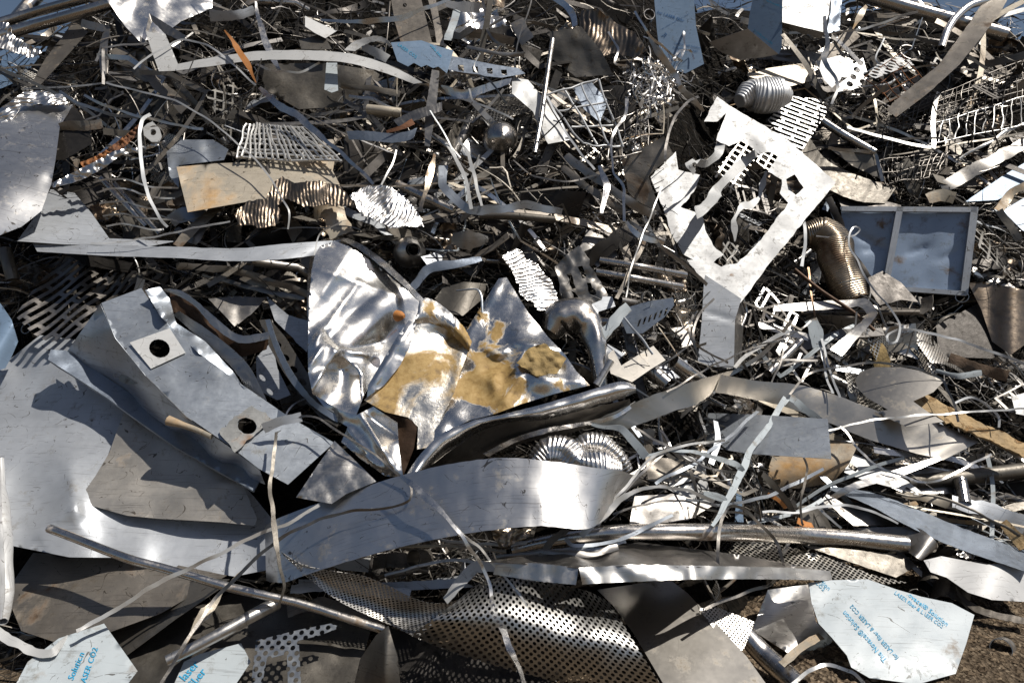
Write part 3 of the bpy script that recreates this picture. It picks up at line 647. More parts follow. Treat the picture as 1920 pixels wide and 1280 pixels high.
sheet('lower_fold', None, None, [(592, 742, .31), (640, 770, .33), (668, 778, .34), (700, 762, .36), (745, 792, .36), (748, 840, .36), (756, 895, .34), (722, 892, .32), (676, 860, .3), (640, 828, .3), (652, 800, .3), (622, 782, .28)], 'polished', flex=.8, step=5, parent=E, warp=(.03, 55),
      creases=[(672, 770, 740, 880, .07, 12), (650, 800, 690, 850, .04, 12), (690, 780, 750, 820, -.05, 16), (640, 830, 720, 880, .03, 12)])
sheet('dark_flap', None, None, [(694, 764, .33), (770, 784, .34), (782, 800, .33), (776, 840, .3), (756, 892, .28), (748, 850, .28), (742, 796, .28)], 'rust_dark', flex=.8, parent=E, step=6)
E = empty('foam_sheet', P(790, 830, .3), 'bent steel sheet with mustard foam residue right of the crumpled shiny sheet', 'stained sheet', short='mustard stained sheet', px=(790, 700))
sheet('stained_panel', None, None, [(776, 605, .4), (790, 568, .4), (830, 578, .36), (878, 635, .34), (880, 652, .33), (866, 692, .33), (852, 735, .33), (830, 778, .32), (806, 838, .32), (782, 842, .32), (784, 800, .33), (765, 782, .35), (722, 772, .36), (683, 750, .36), (700, 730, .37), (742, 690, .38), (760, 655, .4)], 'foam_gold', flex=.7, step=6, parent=E, warp=(.02, 90), creases=[(800, 570, 880, 650, .04, 12), (800, 620, 872, 640, -.03, 16), (868, 650, 845, 760, .02, 10)])
sheet('folded_flange', None, None, [(688, 745, .38), (690, 722, .41), (715, 680, .42), (745, 630, .42), (766, 600, .42), (781, 606, .42), (768, 650, .41), (750, 685, .4), (720, 722, .39)], 'polished', flex=.5, step=5, parent=E, creases=[(692, 735, 772, 605, .02, 8)], warp=(.012, 30))
ribbon2('top_roll', None, None, [(783, 590, .43), (788, 565, .42), (805, 560, .4), (835, 578, .38), (868, 612, .37), (884, 640, .35)], [(775, 610, .4), (800, 605, .39), (815, 608, .38), (838, 618, .36), (862, 640, .35), (880, 660, .33)], 'polished_blotchy', parent=E, camber=.03, warp=(.01, 20))
tube('rusty_rivet', None, None, [(745, 592, .43), (753, 592, .45), (758, 593, .46)], [22, 18, 6], 'orange_rust', parent=E, hollow=False)
sheet('foam_sheet', 'upright polished sheet with flaking mustard foam and dents, centre of the heap', 'stained sheet',
      [(872, 622, .22), (900, 578, .22), (935, 522, .24), (950, 520, .24), (962, 540, .26), (990, 585, .28), (1028, 632, .3), (1060, 665, .31), (1080, 695, .32), (1106, 722, .33), (1040, 738, .32), (975, 758, .32), (930, 775, .32), (880, 788, .32), (830, 812, .32), (808, 850, .32), (812, 790, .3), (850, 738, .3), (868, 690, .28)],
      'polished_blotchy', flex=.7, step=6, warp=(.03, 70), creases=[(960, 640, 1060, 660, .05, 12), (960, 700, 985, 650, .04, 12), (880, 622, 940, 530, .03, 9), (975, 700, 1100, 720, .03, 14), (900, 700, 980, 655, -.03, 18), (940, 760, 980, 700, .04, 14), (935, 665, 905, 650, .04, 8)], dents=[(1020, 720, 24, 18, .03), (945, 660, 14, 12, .03), (925, 715, 9, 14, .03)], short='upright foam stained sheet')
sheet('foam_patch', 'lump of dried brown foam stuck on the upright stained sheet', 'dried foam', [(968, 680), (990, 655), (1020, 643), (1062, 672), (1045, 700), (1005, 705), (985, 690)], 'mineral_wool', d=.37, warp=(.02, 12), step=4, rag=2, ragstep=6)
E = empty('folded_trough', P(980, 830, .3), 'long folded trough edge under the upright stained sheet, dark inside', 'folded trough', short='folded trough edge', px=(980, 800))
ribbon2('upper_roll', None, None, [(762, 890, .4), (790, 850, .42), (830, 812, .42), (890, 788, .42), (950, 775, .42), (1010, 760, .42), (1090, 737, .42), (1160, 716, .4), (1192, 722, .36)], [(790, 892, .38), (812, 868, .36), (850, 838, .35), (905, 805, .35), (960, 790, .36), (1020, 785, .36), (1100, 765, .36), (1160, 748, .36), (1192, 735, .34)], 'polished', parent=E, camber=.035, warp=(.016, 40), n=80, m=8)
ribbon2('dark_side', None, None, [(810, 870, .36), (850, 840, .35), (905, 806, .35), (960, 790, .36), (1020, 786, .36), (1100, 766, .36), (1180, 748, .34)], [(780, 900, .2), (860, 880, .2), (920, 852, .2), (980, 830, .22), (1050, 815, .24), (1120, 795, .26), (1185, 765, .3)], 'grey_dull', parent=E, warp=(.015, 50))
ribbon2('lower_lip', None, None, [(905, 850, .26), (960, 822, .3), (1020, 803, .32), (1080, 793, .33), (1150, 778, .34), (1190, 752, .34)], [(915, 856, .25), (965, 830, .28), (1022, 812, .3), (1082, 800, .31), (1152, 785, .33), (1196, 756, .33)], 'steel_bright', parent=E, warp=(.01, 25))
tube('tank_end', 'dented rounded tank end curling behind the upright stained sheet', 'tank end', [(1030, 625, .16), (1048, 600, .18), (1080, 592, .2), (1108, 612, .2), (1118, 650, .2), (1124, 700, .18), (1128, 730, .15)], [40, 62, 62, 52, 36, 28, 24], 'tube', k=24, hollow=False, crush=(.22, 1.3, 9), short='dented tank end')
tube('bolt', 'stubby grey bolt standing right of the dented tank end', 'bolt', [(1118, 722, .34), (1132, 700, .36), (1146, 676, .38)], [16, 12, 14], 'steel', hollow=False, k=8)
tube('pipe_stub', 'short pipe stub pointing right behind the tank end', 'pipe stub', [(1115, 603, .2), (1143, 603, .22)], 12, 'tube', k=12)
sheet('bent_casing', 'dark bent panel behind the top of the stained sheets', 'bent panel', [(830, 540), (870, 528), (914, 532), (905, 560), (868, 592), (835, 585), (815, 560)], 'grey_dull', d=.14, n=(.2, -.8, .5), bend=[(20, .03, 120, 10)], short='dark bent panel')
tube('motor_ring', 'round grey motor end ring with a dark bore above the crumpled sheet', 'motor ring', [(768, 474, .12), (770, 471, .2), (773, 468, .26)], [58, 54, 24], 'steel', k=28, hollow=True, short='round motor ring')
tube('motor_bore', 'dark inner sleeve inside the round motor ring', 'sleeve', [(773, 470, .22), (776, 468, .275)], [22, 22], 'dark', k=20)

# ================================================================== the big shiny band and what lies below it
ribbon2('shiny_band', 'wide satin steel band sweeping across the lower centre', 'steel band',
        [(497, 985, .16), (515, 975, .26), (545, 962, .3), (620, 935, .36), (700, 907, .42), (780, 884, .48), (860, 867, .55), (950, 858, .6), (1040, 866, .6), (1110, 876, .52), (1170, 884, .38), (1218, 905, .2)],
        [(500, 1088, .16), (515, 1091, .24), (535, 1091, .28), (590, 1072, .34), (660, 1050, .38), (740, 1028, .44), (820, 1010, .5), (910, 995, .55), (1010, 986, .58), (1105, 990, .52), (1145, 948, .36), (1182, 912, .2)], 'satin_band', n=110, m=10, short='shiny band')
sheet('sheet_offcut', 'grey pointed offcut tucked behind the top of the shiny band', 'sheet offcut', [(555, 932), (590, 880), (627, 826), (665, 862), (706, 902), (650, 925), (622, 944)], 'steel', d=.42, n=(.0, -.78, .62), warp=(.015, 50), creases=[(555, 935, 640, 870, .015, 14)], short='pointed offcut above the band')
tube('pipe', 'long bright pipe lying level below the right end of the shiny band', 'steel pipe', [(962, 1030, .2), (1010, 1018, .24), (1060, 1008, .26), (1120, 1000, .27), (1180, 997, .28), (1260, 997, .28), (1340, 997, .28), (1420, 999, .28), (1500, 1003, .28), (1600, 1010, .28), (1700, 1020, .28)], [20, 26, 28, 29, 29], 'tube', k=24, short='long bright pipe')
ribbon2('curled_strip', 'wide dull strip curled over at the right end of the long pipe', 'curled strip', [(1600, 990, .16), (1660, 988, .22), (1715, 988, .3), (1745, 1005, .34), (1757, 1022, .3), (1745, 1035, .22)], [(1610, 1020, .14), (1670, 1030, .2), (1700, 1034, .26), (1716, 1044, .3), (1728, 1050, .28), (1722, 1048, .2)], 'grey', short='curled strip at the pipe end')
E = empty('lipped_tray', P(1240, 1080, .25), 'flat steel tray with a bright dented lip across the bottom centre', 'steel tray', short='lipped tray', px=(1240, 1065))
sheet('tray_top', None, None, [(905, 1052, .46), (1000, 1040, .36), (1100, 1030, .22), (1200, 1016, .16), (1300, 1028, .16), (1390, 1040, .24), (1480, 1056, .34), (1560, 1072, .46), (1470, 1068, .48), (1300, 1062, .5), (1180, 1060, .51), (1085, 1064, .52), (980, 1056, .51)], 'grey', flex=1, parent=E, step=9)
ribbon2('front_lip', None, None, [(1085, 1064, .52), (1180, 1058, .51), (1300, 1060, .5), (1400, 1062, .49), (1480, 1064, .48), (1556, 1070, .46)], [(1092, 1095, .5), (1180, 1090, .51), (1300, 1086, .5), (1400, 1085, .49), (1480, 1086, .48), (1560, 1088, .46)], 'satin', parent=E, warp=(.022, 34), n=90, m=6, smoothcurve=False)
ribbon2('left_lip', None, None, [(930, 1058, .48), (1000, 1055, .5), (1085, 1064, .52)], [(925, 1076, .46), (1000, 1088, .48), (1080, 1096, .5)], 'steel', parent=E, warp=(.01, 30))
E = empty('perforated_sheet', P(900, 1240, .1), 'large perforated sheet with a wavy rolled edge at the bottom centre', 'perforated sheet', short='large perforated sheet', px=(980, 1160))
ribbon2('rolled_part', None, None,
        [(860, 1125, .26), (888, 1100, .3), (925, 1085, .34), (975, 1086, .34), (1040, 1094, .3), (1100, 1108, .26), (1142, 1128, .24)],
        [(770, 1190, .2), (850, 1222, .16), (940, 1250, .14), (1010, 1268, .12), (1080, 1285, .1), (1150, 1300, .1), (1250, 1300, .1)], 'perf_round', parent=E, camber=.16, n=90, m=24, warp=(.012, 60))
ribbon2('left_wing', None, None, [(527, 1034, .38), (570, 1058, .36), (630, 1070, .34), (680, 1078, .32), (730, 1098, .28), (780, 1122, .25), (820, 1130, .24), (862, 1124, .26)], [(532, 1042, .36), (580, 1085, .3), (625, 1120, .24), (665, 1142, .2), (705, 1160, .18), (740, 1175, .17), (760, 1185, .17), (785, 1196, .18)], 'perf_fine', parent=E, n=80, m=12, camber=-.03, short=None)
sheet('steel_sheet', 'smooth flat sheet slanting to the bottom edge right of the perforated sheet', 'steel sheet', [(1120, 1105), (1255, 1085), (1290, 1112), (1345, 1170), (1400, 1230), (1450, 1300), (1255, 1300), (1190, 1190), (1150, 1135)], 'grey_satin', d=.12, n=(-.05, -.42, .9), warp=(.006, 200), short='slanting smooth sheet')
sheet('perforated_sheet', 'fine perforated offcut right of the slanting smooth sheet', 'perforated sheet', [(1310, 1140), (1345, 1138), (1415, 1165), (1395, 1215), (1385, 1225), (1340, 1180)], 'perf_fine', d=.15, n=(.2, -.6, .8), short='fine perforated offcut')
sheet('perforated_sheet', 'perforated mesh sheet lying under the long bright pipe', 'perforated sheet', [(1335, 1020), (1370, 1008), (1440, 1014), (1540, 1040), (1640, 1078), (1705, 1092), (1660, 1094), (1560, 1085), (1500, 1066), (1400, 1050), (1345, 1042)], 'perf_mesh', d=.17, n=(.05, -.35, .93), warp=(.01, 60), short='mesh sheet under the pipe')
lettered('sheet_offcut', 'large film covered sheet with cyan lettering at the lower right', [(1516, 1092), (1560, 1087), (1626, 1085), (1680, 1104), (1728, 1118), (1785, 1130), (1827, 1152), (1812, 1205), (1792, 1262), (1720, 1282), (1630, 1270), (1596, 1250), (1588, 1228), (1560, 1195), (1535, 1168), (1522, 1130)], 'film', .36, (.04, -.46, .89),
      [('The Novacel® Solution', (1664, 1236), (-8.3, -9.7), (-10.5, 8.6), 'ink_cyan'), ('for LASER fiber & LASER CO2', (1686, 1232), (-7.0, -8.0), (-8.5, 6.6), 'ink_cyan'), ('Novacel® Solution', (1694, 1110), (10.6, 8.3), (6.8, -9.4), 'ink_cyan'), ('LASER fiber & LASER CO2', (1676, 1112), (8.2, 5.9), (5.6, -7.6), 'ink_cyan'), ('lution', (1533, 1086), (9, 9), (6.8, -8), 'ink_cyan'), ('CO2', (1528, 1092), (8, 8), (6, -7), 'ink_cyan')], short='large lettered sheet', warp=(.012, 90))
sheet('white_sheet', 'white bent sheet with a sagging edge at the right frame edge, above the gravel', 'white sheet', [(1732, 1050), (1765, 1042), (1850, 1058), (1930, 1052), (1930, 1128), (1860, 1124), (1815, 1110), (1775, 1082), (1745, 1072)], 'white_sheet', d=.3, n=(.1, -.55, .83), bend=[(20, .03, 200, 40)], short='white bent sheet at right')
ribbon2('sheet_edge', 'thick folded edge sagging under the white bent sheet at right', 'folded edge', [(1790, 1095, .2), (1810, 1120, .2), (1850, 1142, .18), (1930, 1160, .16)], [(1786, 1102, .18), (1812, 1135, .17), (1850, 1155, .16), (1930, 1172, .14)], 'tarnish')
tube('pipe_ring', 'large dark pipe ring standing on the gravel beside the white sheet', 'pipe ring', [(1778, 1140, .03), (1785, 1105, .10)], [60, 58], 'grey_dull', k=28, short='large dark ring')
tube('pipe_ring', 'dark pipe ring behind the largest ring under the white sheet', 'pipe ring', [(1745, 1100, .05), (1752, 1068, .1)], [42, 40], 'grey_dull', k=28)
tube('pipe_ring', 'small bright pipe ring lying alone on the gravel at lower right', 'pipe ring', [(1884, 1213, .03), (1877, 1216, .08)], [34, 34], 'steel', k=24, short='lone ring on the gravel')
tube('pipe_ring', 'thin pipe ring half hidden at the top of the lettered sheet', 'pipe ring', [(1722, 1122, 0), (1722, 1117, .03)], [32, 32], 'steel', k=24)
tube('pipe_ring', 'small ring half buried at the right edge of the lettered sheet', 'pipe ring', [(1818, 1212, -.03), (1816, 1204, .02)], [15, 15], 'tan_sheet', k=20)
ribbon2('flat_bar', 'long flat grey bar slanting down to the right frame edge', 'flat bar', [(1560, 912, .2), (1640, 925, .2), (1720, 955, .2), (1800, 988, .2), (1930, 1036, .2)], [(1556, 918, .24), (1625, 945, .28), (1700, 985, .31), (1790, 1026, .33), (1930, 1074, .34)], 'blue_grey', short='long flat bar at right')  # the bar's blue-grey shading is carried by its colour
ribbon2('flat_bar', 'dull angled rail from the slotted sheet toward the flat bar', 'flat bar', [(1555, 930, .25), (1600, 905, .3), (1680, 880, .34), (1760, 855, .34)], [(1568, 934, .24), (1612, 915, .3), (1690, 892, .34), (1765, 862, .34)], 'steel')
strap('wood_board', 'splintered strip of wood lying on the gravel heap at the right edge', 'wood piece', [(1880, 978, .24), (1900, 1000, .25), (1925, 1028, .25)], [16, 26], 'wood', th=.012, short='splintered wood at right')

# ================================================================== right middle
sheet('cut_plate', 'bright white square plate with a ragged opening, standing on its corner at upper right', 'cut plate',
      [(1220, 332), (1267, 284), (1270, 305), (1274, 320), (1313, 333), (1300, 353), (1293, 373), (1276, 388), (1300, 390), (1316, 402), (1322, 430), (1337, 460), (1357, 477), (1338, 492), (1352, 500), (1367, 490), (1384, 493), (1412, 465), (1442, 430), (1478, 378), (1462, 362), (1480, 326), (1492, 330), (1506, 350), (1492, 368), (1478, 378), (1484, 372), (1507, 350), (1493, 327), (1478, 325), (1466, 337), (1440, 322), (1452, 300), (1462, 290), (1448, 268), (1440, 285), (1424, 290), (1408, 272), (1394, 262), (1367, 274), (1343, 263), (1353, 235), (1374, 205), (1352, 205), (1345, 228), (1320, 228), (1345, 181), (1380, 205), (1405, 222), (1440, 240), (1477, 262), (1567, 342), (1500, 425), (1450, 485), (1388, 568), (1355, 546), (1320, 528), (1282, 480), (1258, 438), (1245, 395)][:0] or
      [(1220, 332), (1267, 284), (1272, 318), (1313, 328), (1305, 352), (1292, 372), (1276, 388), (1316, 402), (1322, 430), (1337, 460), (1357, 477), (1338, 492), (1352, 500), (1384, 493), (1412, 465), (1442, 430), (1478, 380), (1462, 362), (1466, 337), (1440, 322), (1460, 290), (1440, 285), (1424, 290), (1394, 262), (1367, 274), (1343, 263), (1353, 235), (1362, 212), (1345, 228), (1320, 228), (1345, 181), (1380, 205), (1440, 240), (1477, 262), (1567, 342), (1500, 425), (1450, 485), (1388, 568), (1355, 546), (1320, 528), (1282, 480), (1258, 438), (1245, 395)],
      'white_sheet', d=.56, n=(.06, -.86, .5), step=7, rag=1.2, ragstep=7, warp=(.022, 90), holes=[[(1474, 336), (1490, 327), (1507, 352), (1492, 366), (1478, 356)]], creases=[(1400, 240, 1450, 290, .012, 14), (1250, 330, 1280, 460, .012, 20)], short='ragged white plate')
strap('metal_strip', 'bright diagonal strip bridging the opening of the ragged white plate', 'metal strip', [(1306, 400, .6), (1340, 365, .6), (1372, 325, .6), (1400, 300, .6), (1420, 286, .58)], [24, 26, 18, 20, 15], 'white_bright', short='strip across the ragged plate')
strap('metal_strip', 'curled pale sliver at the left side of the ragged plate opening', 'metal strip', [(1352, 266, .56), (1346, 290, .57), (1325, 308, .57), (1303, 300, .57), (1288, 305, .57), (1300, 325, .55)], [16, 20, 16, 14, 10], 'white_bright', roll=(0, 20))
strap('metal_strip', 'jagged hanging sliver inside the ragged white plate', 'metal strip', [(1437, 320, .57), (1430, 350, .55), (1424, 372, .55), (1405, 385, .55), (1390, 385, .55), (1377, 412, .55), (1378, 450, .54)], [5, 12, 6, 18, 6, 14, 3], 'white_bright', smooth=False)
sheet('grid_plate', 'square hole grid plate seen through the ragged white plate', 'grid plate', [(1337, 325), (1393, 258), (1425, 280), (1462, 280), (1470, 300), (1440, 322), (1415, 300), (1378, 358), (1340, 332)], 'perf_grid', d=.3, n=(.2, -.8, .55), th=.003, short='grid plate')
sheet('slotted_sheet', 'pale slotted sheet right of the small white duct', 'slotted sheet', [(1440, 225), (1480, 180), (1555, 188), (1548, 215), (1502, 285), (1470, 262)], 'perf_slot_pale', d=.3, n=(.1, -.8, .6), th=.003, short='pale slotted sheet')
E = empty('steel_box', P(1355, 680, .2), 'bright upright sheet steel box under the ragged white plate', 'steel box', short='bright steel box', px=(1350, 610))
sheet('front_face', None, None, [(1320, 528), (1322, 515), (1390, 560), (1378, 600), (1376, 690), (1345, 688), (1308, 680), (1316, 600)], 'pale_sheet', d=.16, n=(-.1, -.93, .35), parent=E, creases=[(1318, 584, 1378, 600, -.01, 3)])
sheet('side_face', None, None, [(1378, 560, .2), (1396, 560, .1), (1390, 685, .1), (1375, 690, .19)], 'grey', flex=1, parent=E)
E = empty('framed_panel', P(1715, 550, .05), 'blue grey metal panel with a riveted frame at the right', 'framed panel', short='blue framed panel', px=(1700, 465))
PN = (-.3, -.93, .2)
sheet('panel_face', None, None, [(1576, 388), (1830, 390), (1812, 552), (1700, 546), (1664, 536), (1612, 508), (1584, 450)], 'blue_panel', d=.12, n=PN, parent=E, warp=(.004, 60), creases=[(1608, 440, 1660, 468, -.022, 9), (1618, 470, 1652, 462, -.02, 6), (1700, 476, 1742, 462, -.014, 7), (1752, 490, 1800, 470, -.012, 8), (1700, 540, 1808, 440, .006, 12)], step=6)
for a, b, w_ in [((1578, 391), (1832, 393), 11), ((1828, 388), (1808, 552), 14), ((1688, 388), (1662, 530), 13), ((1700, 542), (1812, 550), 10)]:
    C0 = TF([(1576, 388), (1830, 390), (1812, 552), (1700, 546), (1664, 536), (1612, 508), (1584, 450)], .155, PN)
    C = np.array([PT(a[0]+(b[0]-a[0])*k/9, a[1]+(b[1]-a[1])*k/9, C0(a[0]+(b[0]-a[0])*k/9, a[1]+(b[1]-a[1])*k/9)) for k in range(10)])
    V, F, UV = strap_mesh(C, w_*3.9/FPX*1.05, .03, np.array(PN)/np.linalg.norm(PN)); mk('frame_rail', V, F, 'pale_sheet', UV, E)
E = empty('framed_panel', P(1900, 460, .1), 'corner of a rusty framed panel at the right frame edge', 'framed panel', short='rusty panel corner', px=(1895, 420))
sheet('panel_face', None, None, [(1880, 395), (1930, 365), (1930, 440), (1915, 430)], 'blue_grey', d=.16, n=(.1, -.8, .6), parent=E)
strap('frame_rail', None, None, [(1872, 393, .2), (1900, 362, .2), (1930, 345, .2)], 15, 'tan_sheet', parent=E)
strap('frame_rail', None, None, [(1872, 393, .2), (1890, 420, .2), (1912, 450, .2)], 13, 'tan_sheet', parent=E)
tube('flexible_duct', 'brown crushed flexible duct hanging right of the ragged plate', 'flexible duct', [(1512, 440, .22), (1540, 436, .25), (1562, 460, .26), (1572, 500, .26), (1588, 535, .25), (1600, 562, .22)], [42, 62, 66, 60, 58, 50], 'foil_brown', k=56, ridge=(.014, .02, .004), crush=(.22, 1.1, 6), short='brown flexible duct')
tube('flexible_duct', 'short bright white flexible duct above the ragged plate', 'flexible duct', [(1386, 190, .44), (1405, 178, .46), (1432, 180, .47), (1460, 180, .46), (1482, 184, .44)], [24, 56, 66, 60, 20], 'duct_white', k=56, hollow=False, ridge=(.022, .03, .005), crush=(.2, 1.2, 5), short='white flexible duct')
sheet('corrugated_foil', 'bright torn corrugated foil behind the upright stained sheet', 'corrugated foil', [(940, 478), (968, 465), (1000, 490), (1028, 520), (1050, 565), (1052, 578), (1010, 582), (985, 560), (968, 530), (955, 500)], 'foil', d=.2, n=(.25, -.8, .5), corr=(80, 7, .010), warp=(.03, 60), step=2.2, rag=4.5, ragstep=7, short='torn bright foil')
sheet('slotted_sheet', 'grey sheet with torn square slots right of the bright torn foil', 'slotted sheet', [(1040, 500), (1062, 478), (1085, 460), (1100, 480), (1120, 520), (1145, 560), (1150, 578), (1110, 588), (1085, 580), (1055, 560)], 'grey', d=.14, n=(-.1, -.9, .35), holes=[[(1083, 500), (1092, 498), (1100, 520), (1092, 522)], [(1100, 530), (1108, 530), (1118, 552), (1108, 554)], [(1062, 515), (1070, 512), (1080, 540), (1073, 542)], [(1070, 545), (1078, 548), (1090, 570), (1082, 572)]], warp=(.03, 28), rag=3, ragstep=8, step=5, short='torn slotted sheet')
sheet('slotted_sheet', 'pale torn tab with square teeth below the torn slotted sheet', 'slotted sheet', [(1105, 572), (1128, 562), (1130, 556), (1148, 556), (1154, 574), (1110, 588)], 'pale_sheet', d=.24)
sheet('louvred_plate', 'blue grey plate with a row of slots in the middle right', 'louvred plate', [(1165, 600), (1180, 575), (1215, 565), (1262, 558), (1264, 572), (1245, 595), (1205, 625), (1175, 625)], 'blue_grey', d=.2, n=(-.35, -.8, .48), holes=[[(1198+i*10, 600-i*4.2), (1203+i*10, 597-i*4.2), (1198+i*10, 611-i*4.2), (1194+i*10, 613-i*4.2)] for i in range(6)], step=6, short='louvred plate')
sheet('sheet_offcut', 'grey L shaped offcut lying right of the dented tank end', 'sheet offcut', [(1140, 665), (1150, 655), (1165, 685), (1205, 660), (1225, 648), (1248, 675), (1220, 692), (1185, 716), (1145, 700)], 'grey_satin', d=.24, n=(.1, -.6, .78), short='L shaped offcut')
tube('pipe', 'dark open pipe end pointing out between offcuts in the middle right', 'steel pipe', [(1262, 678, .24), (1290, 700, .22), (1330, 730, .16)], [26, 30], 'tube', k=20, short='open pipe end')
ribbon2('metal_band', 'long grey band slanting up to the foot of the steel box', 'steel band', [(1105, 792, .3), (1160, 768, .33), (1230, 738, .34), (1300, 715, .33), (1375, 693, .3)], [(1165, 808, .27), (1200, 795, .28), (1260, 772, .29), (1310, 755, .28), (1362, 712, .26)], 'grey_satin', short='long grey band')
ribbon2('metal_band', 'wide satin band curving right from the steel box foot to a pointed end', 'steel band', [(1352, 702, .3), (1420, 714, .34), (1500, 722, .36), (1580, 745, .36), (1660, 775, .36), (1750, 790, .34), (1836, 828, .32)], [(1340, 735, .28), (1430, 752, .3), (1490, 768, .3), (1560, 795, .3), (1620, 820, .3), (1690, 842, .3), (1768, 862, .3)], 'grey_satin', n=80, short='wide satin band at right')
sheet('curved_sheet', 'grey fish shaped sheet with a rounded left end at the right', 'curved sheet', [(1604, 712), (1612, 697), (1640, 688), (1690, 688), (1740, 698), (1772, 712), (1750, 735), (1712, 752), (1740, 772), (1770, 790), (1700, 800), (1640, 772), (1665, 768), (1625, 745), (1608, 728)], 'grey_satin', d=.4, n=(-.35, -.6, .72), bend=[(15, .012, 300, 0)], short='fish shaped sheet')
sheet('wood_board', 'broken pale chipboard strip behind the satin band at right', 'wood board', [(1712, 750), (1735, 738), (1800, 772), (1860, 800), (1925, 832), (1925, 858), (1850, 822), (1790, 798), (1725, 765)], 'wood', d=.38, th=.015, rag=3, ragstep=8, short='chipboard strip')
sheet('sheet_offcut', 'light grey sheet under the chipboard strip at the right edge', 'sheet offcut', [(1790, 790), (1850, 822), (1930, 852), (1930, 872), (1880, 842), (1830, 818)], 'satin', d=.34)
strap('wire_coil', 'white coiled wire loop hanging before the blue framed panel', 'wire', [(1530, 442, .4), (1570, 444, .4), (1600, 440, .42), (1612, 428, .44), (1600, 424, .45), (1591, 440, .45), (1596, 470, .45), (1625, 520, .45), (1665, 572, .45), (1688, 610, .44), (1682, 638, .43), (1668, 642, .42), (1666, 630, .42), (1690, 619, .42), (1740, 622, .42), (1800, 638, .42), (1860, 658, .42), (1930, 685, .42)], [3, 4, 4, 5, 6, 6], 'wire_white', short='coiled white wire')
ribbon2('curled_strip', 'wide curled grey strip with bright end left of the blue framed panel', 'curled strip', [(1450, 573, .3), (1520, 566, .34), (1600, 562, .38), (1625, 560, .42), (1642, 580, .46), (1640, 597, .5), (1578, 668, .5)], [(1450, 583, .3), (1520, 582, .34), (1590, 578, .37), (1612, 575, .4), (1624, 588, .43), (1620, 598, .46), (1556, 655, .5)], 'steel', short='curled grey strip')
sheet('dark_hopper', 'dark polished hopper sheet with a golden streak at the right edge', 'bent sheet', [(1815, 530), (1840, 528), (1930, 545), (1930, 640), (1895, 665), (1860, 640), (1840, 580)], 'foil_dark', d=.14, n=(-.1, -.85, .4), bend=[(0, .04, 110, 30)], short='dark hopper sheet')
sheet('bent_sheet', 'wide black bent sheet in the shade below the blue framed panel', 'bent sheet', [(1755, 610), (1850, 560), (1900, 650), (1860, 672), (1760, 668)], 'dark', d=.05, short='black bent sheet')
tube('pipe_ring', 'thin ring hanging at the lower right corner of the blue panel', 'pipe ring', [(1804, 557, .2), (1804, 556, .22)], [20, 20], 'steel', k=20)
ribbon2('curved_sheet', 'dark curved strip sweeping down right behind the ragged plate', 'curved strip', [(1515, 255, .1), (1550, 300, .14), (1610, 330, .14), (1680, 352, .1)], [(1500, 290, .1), (1540, 345, .14), (1600, 375, .14), (1660, 382, .1)], 'grey_dull', short='dark curved strip')
E = empty('tray_corner', P(1610, 330, .1), 'folded tray corner with a polished tube edge above the blue panel', 'tray corner', short='tray corner', px=(1600, 290))
tube('tube_edge', None, None, [(1540, 226, .2), (1585, 255, .22), (1640, 286, .22)], 13, 'tube', parent=E)
sheet('tray_face', None, None, [(1555, 278, .2), (1640, 286, .22), (1655, 338, .16), (1600, 312, .14)], 'grey_dull', flex=1, parent=E)
strap('tray_rim', None, None, [(1553, 277, .21), (1600, 283, .22), (1642, 287, .23), (1655, 340, .17)], 7, 'steel', parent=E, smooth=False)
sheet('film_sheet', 'dark blue film sheet with navy lines at the right edge above the panel corner', 'film sheet', [(1810, 378), (1880, 330), (1930, 300), (1930, 345), (1870, 375)], 'film_blue', d=.1)
sheet('sheet_offcut', 'blue grey rectangular sheet lying under the wide satin band', 'sheet offcut', [(1262, 772), (1400, 776), (1552, 785), (1559, 860), (1400, 850), (1245, 822)], 'galvanised', d=.16, n=(-.3, -.4, .85), short='stained light sheet')
sheet('bent_sheet', 'large curved tan sheet below the wide satin band', 'bent sheet', [(1440, 880), (1450, 850), (1520, 820), (1610, 830), (1592, 870), (1560, 905), (1500, 915), (1445, 915)], 'tan_sheet', d=.12, n=(-.2, -.8, .5), bend=[(80, .05, 150, 0)], short='curved tan sheet')
sheet('slotted_sheet', 'pale sheet with paired square slots right of the curved tan sheet', 'slotted sheet', [(1590, 860), (1600, 850), (1640, 868), (1700, 900), (1745, 935), (1680, 915), (1620, 900), (1583, 885)], 'white_bright', d=.2, holes=[[(1594, 868), (1610, 878), (1604, 884), (1590, 875)], [(1636, 905), (1652, 912), (1642, 917), (1630, 909)][:0] or [(1630, 897), (1646, 904), (1640, 908), (1626, 901)], [(1672, 898), (1690, 910), (1682, 914), (1666, 903)], [(1700, 912), (1718, 924), (1708, 926), (1694, 917)]], short='pale double slotted sheet')
tube('flexible_duct', 'crushed pleated metal duct just above the shiny band', 'flexible duct', [(1005, 868, .3), (1030, 846, .33), (1060, 848, .35), (1085, 868, .36), (1120, 870, .35), (1158, 880, .3)], [34, 54, 50, 56, 54, 30], 'foil', k=48, ridge=(.018, .045, .004), crush=(.3, 1.3, 8), short='pleated duct above the band')
tube('flexible_duct', 'second pleated duct loop right behind the pleated duct above the band', 'flexible duct', [(1075, 845, .28), (1100, 830, .3), (1130, 836, .3), (1158, 862, .28), (1172, 885, .24)], [28, 36, 40, 36, 26], 'foil', k=44, ridge=(.018, .045, .004), crush=(.3, 1.3, 8))
sheet('crumpled_foil', 'coppery crumpled foil under the middle of the shiny band', 'crumpled foil', [(918, 990), (940, 984), (975, 992), (1002, 988), (985, 1010), (958, 1022), (935, 1024), (925, 1008)], 'foil_brown', d=.3, warp=(.03, 12), step=3.5, rag=2, short='coppery foil')
